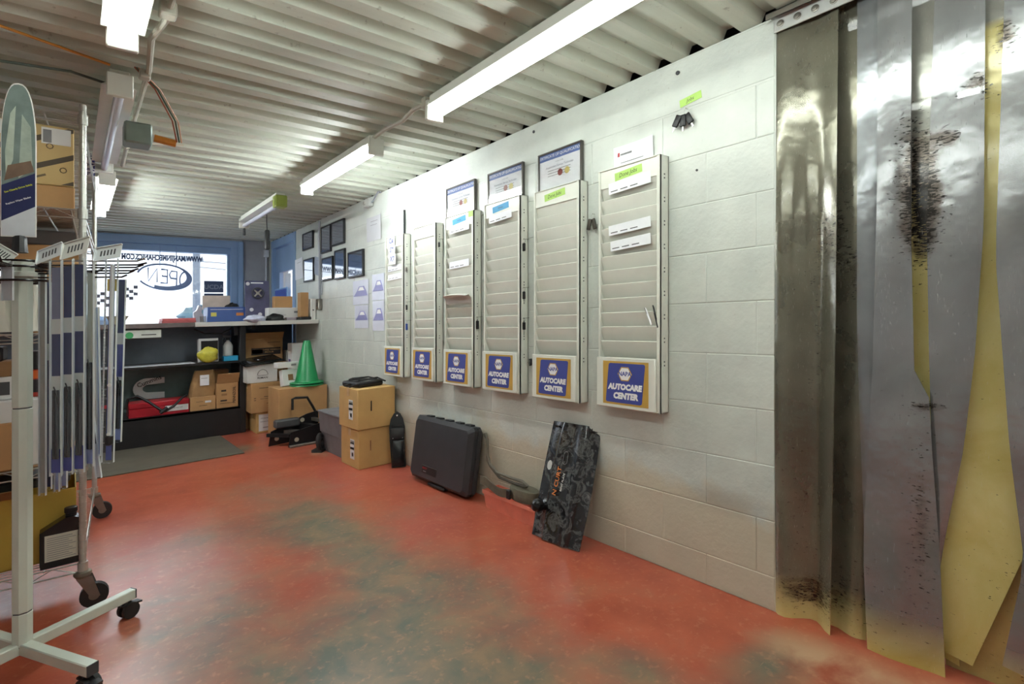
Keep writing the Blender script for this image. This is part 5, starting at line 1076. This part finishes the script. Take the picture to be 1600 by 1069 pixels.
mb = MB(TR(PX, PY, 0)).lathe([(.028, 1.285), (.045, 1.287), (.045, 1.300), (.030, 1.305), (.030, 1.335), (.024, 1.337)], M((190, 194, 184), .4), 16)
mb.build('hub', t)
for z_, r_ in ((1.272, .085), (1.315, .095), (1.335, .07)):
    mb = MB().tube([(PX+r_*math.cos(a*math.pi/14), PY+r_*math.sin(a*math.pi/14), z_) for a in range(28)], .004, BLKG, 6, True)
    for a in range(8): mb.tube([(PX+.03*math.cos(a*.785), PY+.03*math.sin(a*.785), z_+.004), (PX+r_*math.cos(a*.785), PY+r_*math.sin(a*.785), z_)], .003, BLKG, 6)
    mb.build('hook_ring', t)
def RD(px, py, dp): a = ray(px, py); return Vector((a[0]*dp, a[1]*dp, CAMH+a[2]*dp))
for a in range(6):
    for q in (-.05, .05):
        an = a*1.047+q+.3
        if abs(((an+.70+math.pi) % (2*math.pi))-math.pi) < .7: continue
        L2 = .20; c_, s_ = math.cos(an), math.sin(an)
        MB().tube([(PX+.08*c_, PY+.08*s_, 1.315), (PX+L2*c_, PY+L2*s_, 1.315), (PX+(L2+.02)*c_, PY+(L2+.02)*s_, 1.33)], .003, BLKG, 6).build('hook', t)
for (pa, pb, pc) in (((60, 408), (214, 408), (227, 404)), ((60, 415), (215, 414), (229, 411)), ((64, 419), (212, 418), (224, 414)), ((64, 424), (206, 423), (216, 420)), ((60, 428), (200, 427), (210, 423)), ((60, 434), (190, 433), (198, 430))):
    k = pa[1]-408; dp = 1.70 + .012*(k % 7) - .004*k
    MB().tube([RD(*pa, dp), RD(*pb, dp), RD(*pc, dp)], .0028, BLKG if k else CHROME, 6).build('hook', t)
# topper
tp = thing('header_sign', 'tall rounded wiper advertising board on top of the display stand', 'sign', (PX, PY, 1.41))
ax = (Rv*.9 + Nv*-.45).normalized(); T = fr(RD(29, 370, 1.71), ax, (0, 0, 1)); hw = .044; HH = RD(29, 130, 1.71).z - RD(29, 370, 1.71).z
rim = [(-hw, 0), (hw, 0)] + [(hw*math.cos(a*math.pi/20)**.75, HH*(.62+.38*math.sin(a*math.pi/20)**1.1)) for a in range(0, 11)]; rim += [(-x, y) for x, y in rim[2:-1]][::-1]
MB().prism(rim, -.004, .0, WHT, T).build('board', tp)
sc_ = [(x*.95, .003+y*.985) for x, y in rim]
mb = MB().prism([p_ for p_ in sc_], .0002, .0006, M((120, 136, 132), .25, 0, .25, 12), T).prism([(-hw*.95, HH*.10), (hw*.95, HH*.20), (hw*.95, HH*.42), (-hw*.95, HH*.33)], .0008, .0012, NAVY, T).prism([(-hw*.95, .003), (hw*.95, .003), (hw*.95, HH*.20), (-hw*.95, HH*.10)], .0008, .0012, M((206, 210, 216), .3, 0, .1), T)
mb.prism([(-hw*.7, HH*.38), (-hw*.3, HH*.5), (-hw*.15, HH*.85), (-hw*.45, HH*.8), (-hw*.75, HH*.55)], .0008, .0012, M((176, 190, 176), .3, 0, .2, 20), T).prism([(.0, HH*.38), (hw*.8, HH*.45), (hw*.7, HH*.72), (hw*.2, HH*.8)], .0008, .0012, M((164, 178, 166), .3, 0, .2, 20), T).prism([(-hw*.8, HH*.36), (hw*.9, HH*.43), (hw*.7, HH*.5), (-hw*.6, HH*.46)], .0013, .0015, M((120, 100, 84), .4, 0, .2, 20), T)
ts = Matrix.Rotation(.14, 4, 'Z')
mb.text('See Clearly Drive Safely', T @ Matrix.Translation((0, HH*.315, 0)) @ Matrix.Rotation(.42, 4, 'Z'), .0078, M((206, 214, 60), .5, 0, 0), .0018, .02).text('Replace Wiper Blades', T @ Matrix.Translation((0, HH*.235, 0)) @ Matrix.Rotation(.42, 4, 'Z'), .0076, LWHITE, .0018, .02)
mb.build('poster_face', tp)
MB().tube([RD(31, 395, 1.70), RD(31, 388, 1.70), RD(31, 372, 1.71)], .019, BLK, 10, rr=[.022, .020, .018]).build('bracket', tp)
# packs
NVM = M((46, 54, 104), .3, 0, .08); SILVER = M((214, 220, 222), .3, .15, .06)
def pack(l, r, tpy, bty, dp, bands, label, tilt=0, blade=True, yaw=0, header=None, tailcol=None):
    A_, B_ = RD((l+r)/2, tpy, dp), RD((l+r)/2, bty, dp); wd = (r-l)/FPX*dp/2; hh = A_.z-B_.z
    ax = (Rv*math.cos(yaw) + Nv*math.sin(yaw)).normalized()
    t = thing('wiper_pack', label, 'wiper blade', (B_.x, B_.y, B_.z), 'wiper blade packs on the display stand'); T = fr(A_, ax, (0, 0, 1)) @ Matrix.Rotation(tilt, 4, 'Z')
    mb = MB()
    for a, b, m, ins in bands: mb.box(-wd*ins, wd*ins, -hh*b, -hh*a, -.0015, .0, m, 0, T)
    mb.build('card', t)
    MB().box(-wd, wd, -hh, 0, .0110, .0114, SLEEVE, 0, T).box(-wd, -wd+.0014, -hh, 0, -.001, .006, SILVER, .0004, T).box(wd-.0014, wd, -hh, 0, -.001, .006, SILVER, .0004, T).build('sleeve', t, 'clear plastic sleeve with bright edges')
    if blade:
        MB().box(-wd*.55, wd*.05, -hh*.92, -hh*blade, .001, .007, BLKG, .002, T).box(wd*.15, wd*.6, -hh*.92, -hh*blade, .001, .009, M((60, 64, 66), .3, .3), .002, T).tube([T @ Vector((-wd*.2, -hh*blade+.01, .006)), T @ Vector((wd*.4, -hh*blade-.004, .011)), T @ Vector((wd*.72, -hh*blade-.05, .009))], .002, BLKG, 6).build('blade', t)
    if header:
        hx, hy, sx_, sy_, rt, m = header; TH = T @ Matrix.Translation((hx, hy, .012)) @ Matrix.Rotation(rt, 4, 'Z') @ Matrix.Rotation(-.5, 4, 'X')
        mb = MB().box(-sx_, sx_, -sy_, sy_, 0, .0015, m, .0005, TH).box(-sx_, sx_, sy_-.004, sy_, 0, .006, m, .001, TH).box(-sx_, -sx_+.003, -sy_, sy_, 0, .006, m, .001, TH)
        for i in range(5): mb.box(-sx_*.55+i*sx_*.25, -sx_*.43+i*sx_*.25, -sy_*.4, sy_*.4, .0016, .002, DGREY, 0, TH)
        mb.build('header', t)
    return t
Wt = M((210, 216, 212), .3, 0, .05); BL = M((60, 66, 160), .3, 0, .08); PG = M((196, 204, 186), .3, 0, .05); LB = M((150, 168, 214), .3, 0, .1); CLR = M((176, 184, 186), .3, .2, .1)
BN = lambda tl: [(.03, .27, tl, .82), (.27, .34, Wt, .95), (.34, .535, NVM, .82), (.535, .60, Wt, .95), (.60, .875, CLR, .5), (.875, .985, BL, .9)]
pack(79, 97.5, 408, 744, 1.61, BN(M((120, 122, 150), .3, 0, .08)), 'navy banded wiper pack with a faded top panel, leftmost of three alike', 0, .60, 0, (-.010, .022, .040, .026, .35, SILVER))
pack(98, 115, 406, 741, 1.62, BN(NVM), 'navy banded wiper pack, middle of three alike', 0, .59, 0)
pack(115.5, 133, 404, 738, 1.63, BN(NVM), 'navy banded wiper pack, last of three alike and beside the pale pack', 0, .58, 0, (-.002, .030, .042, .032, .25, M((206, 206, 200), .3, 0, .1)))
pack(133, 150, 404, 728, 1.645, [(.07, .50, PG, .8), (.50, .86, CLR, .55), (.86, .99, LB, .9)], 'pale green wiper pack with crinkled plastic edge', 0, .50, .25)
pack(150, 156, 480, 712, 1.68, [(.0, .99, LB, .9)], 'narrow lilac wiper pack showing at the edge of the pale green one', .02, False, .2)
pack(62, 73, 428, 774, 1.73, [(.0, .99, M((168, 168, 160), .4, 0, .08, 20), .96)], 'long grey wiper refill strip hanging behind the banded packs', 0, False)
pack(73, 82, 440, 764, 1.75, [(.0, .30, NVM, .9), (.3, .38, Wt, .9), (.38, .99, NVM, .9)], 'dark blue wiper pack half hidden behind the leftmost banded one', 0, False)
pack(86, 94, 500, 768, 1.74, [(.0, .99, LB, .9)], 'light blue wiper pack whose tail shows below the banded ones, nearer the grey strip', 0, False)
pack(96, 106, 500, 762, 1.735, [(.0, .99, LB, .9)], 'light blue wiper pack whose tail shows below the middle banded one', 0, False)
pack(138, 147, 640, 748, 1.70, [(.0, .5, BLKG, .8), (.5, .99, SILVER, .8)], 'short black and silver wiper adapter pack below the pale green pack', .12, False)
t = pack(167, 185, 404, 722, 1.66, [(.04, .99, M((70, 90, 168), .3, 0, .12), .45), (.10, .16, M((226, 206, 110), .4), .8)], 'blue wiper pack with a yellow label and a black foot cap', -.02, False, -.1, (-.006, .016, .040, .026, .18, SILVER))
A_ = RD(176, 404, 1.66); B_ = RD(176, 722, 1.66); T = fr(A_, Rv, (0, 0, 1)) @ Matrix.Rotation(-.02, 4, 'Z'); hh = A_.z-B_.z
mb = MB()
for i in range(46): mb.box(-.014, -.014+(.006 if i % 5 else .010), -hh*.2-i*.010, -hh*.2-i*.010-.0012, .0134, .0138, LWHITE, 0, T)
mb.build('scale_marks', t); MB().box(.0, .012, -hh*.88, -hh*.03, .002, .012, SILVER, .003, T).build('rail', t, 'silver channel')
MB().box(-.003, .016, -hh*.915, -hh*.865, -.002, .018, BLK, .004, T).build('foot_cap', t, 'black foot cap')
for y_ in (.62, .86): MB(T).lathe([(.006, .0131), (.006, .0145), (.003, .015)], LWHITE, 12, Matrix.Translation((.008, -hh*y_, 0))).build('rivet', t)
pack(185, 198, 437, 690, 1.71, [(.0, .33, NVM, .85), (.33, .40, Wt, .95), (.40, .60, M((70, 76, 140), .3, 0, .1), .85), (.60, .66, Wt, .95), (.66, .99, LB, .8)], 'slim navy wiper pack, the one farthest out on the hooks', -.03, .62, 0)
pack(4, 22, 404, 470, 1.66, [(.0, .2, Wt, .9), (.2, .99, M((196, 200, 204), .3, 0, .1), .9)], 'white and blue wiper pack header at the left edge, beside the stand post', .0, False, .0, (-.004, .012, .034, .022, -.55, Wt))
p = RD(74, 406, 1.64); MB(fr(p, Rv, (0, 0, 1))).box(-.016, .014, -.010, .010, 0, .004, M((186, 194, 180), .4), .001).build('hook_label', st, 'pale hook label holder')
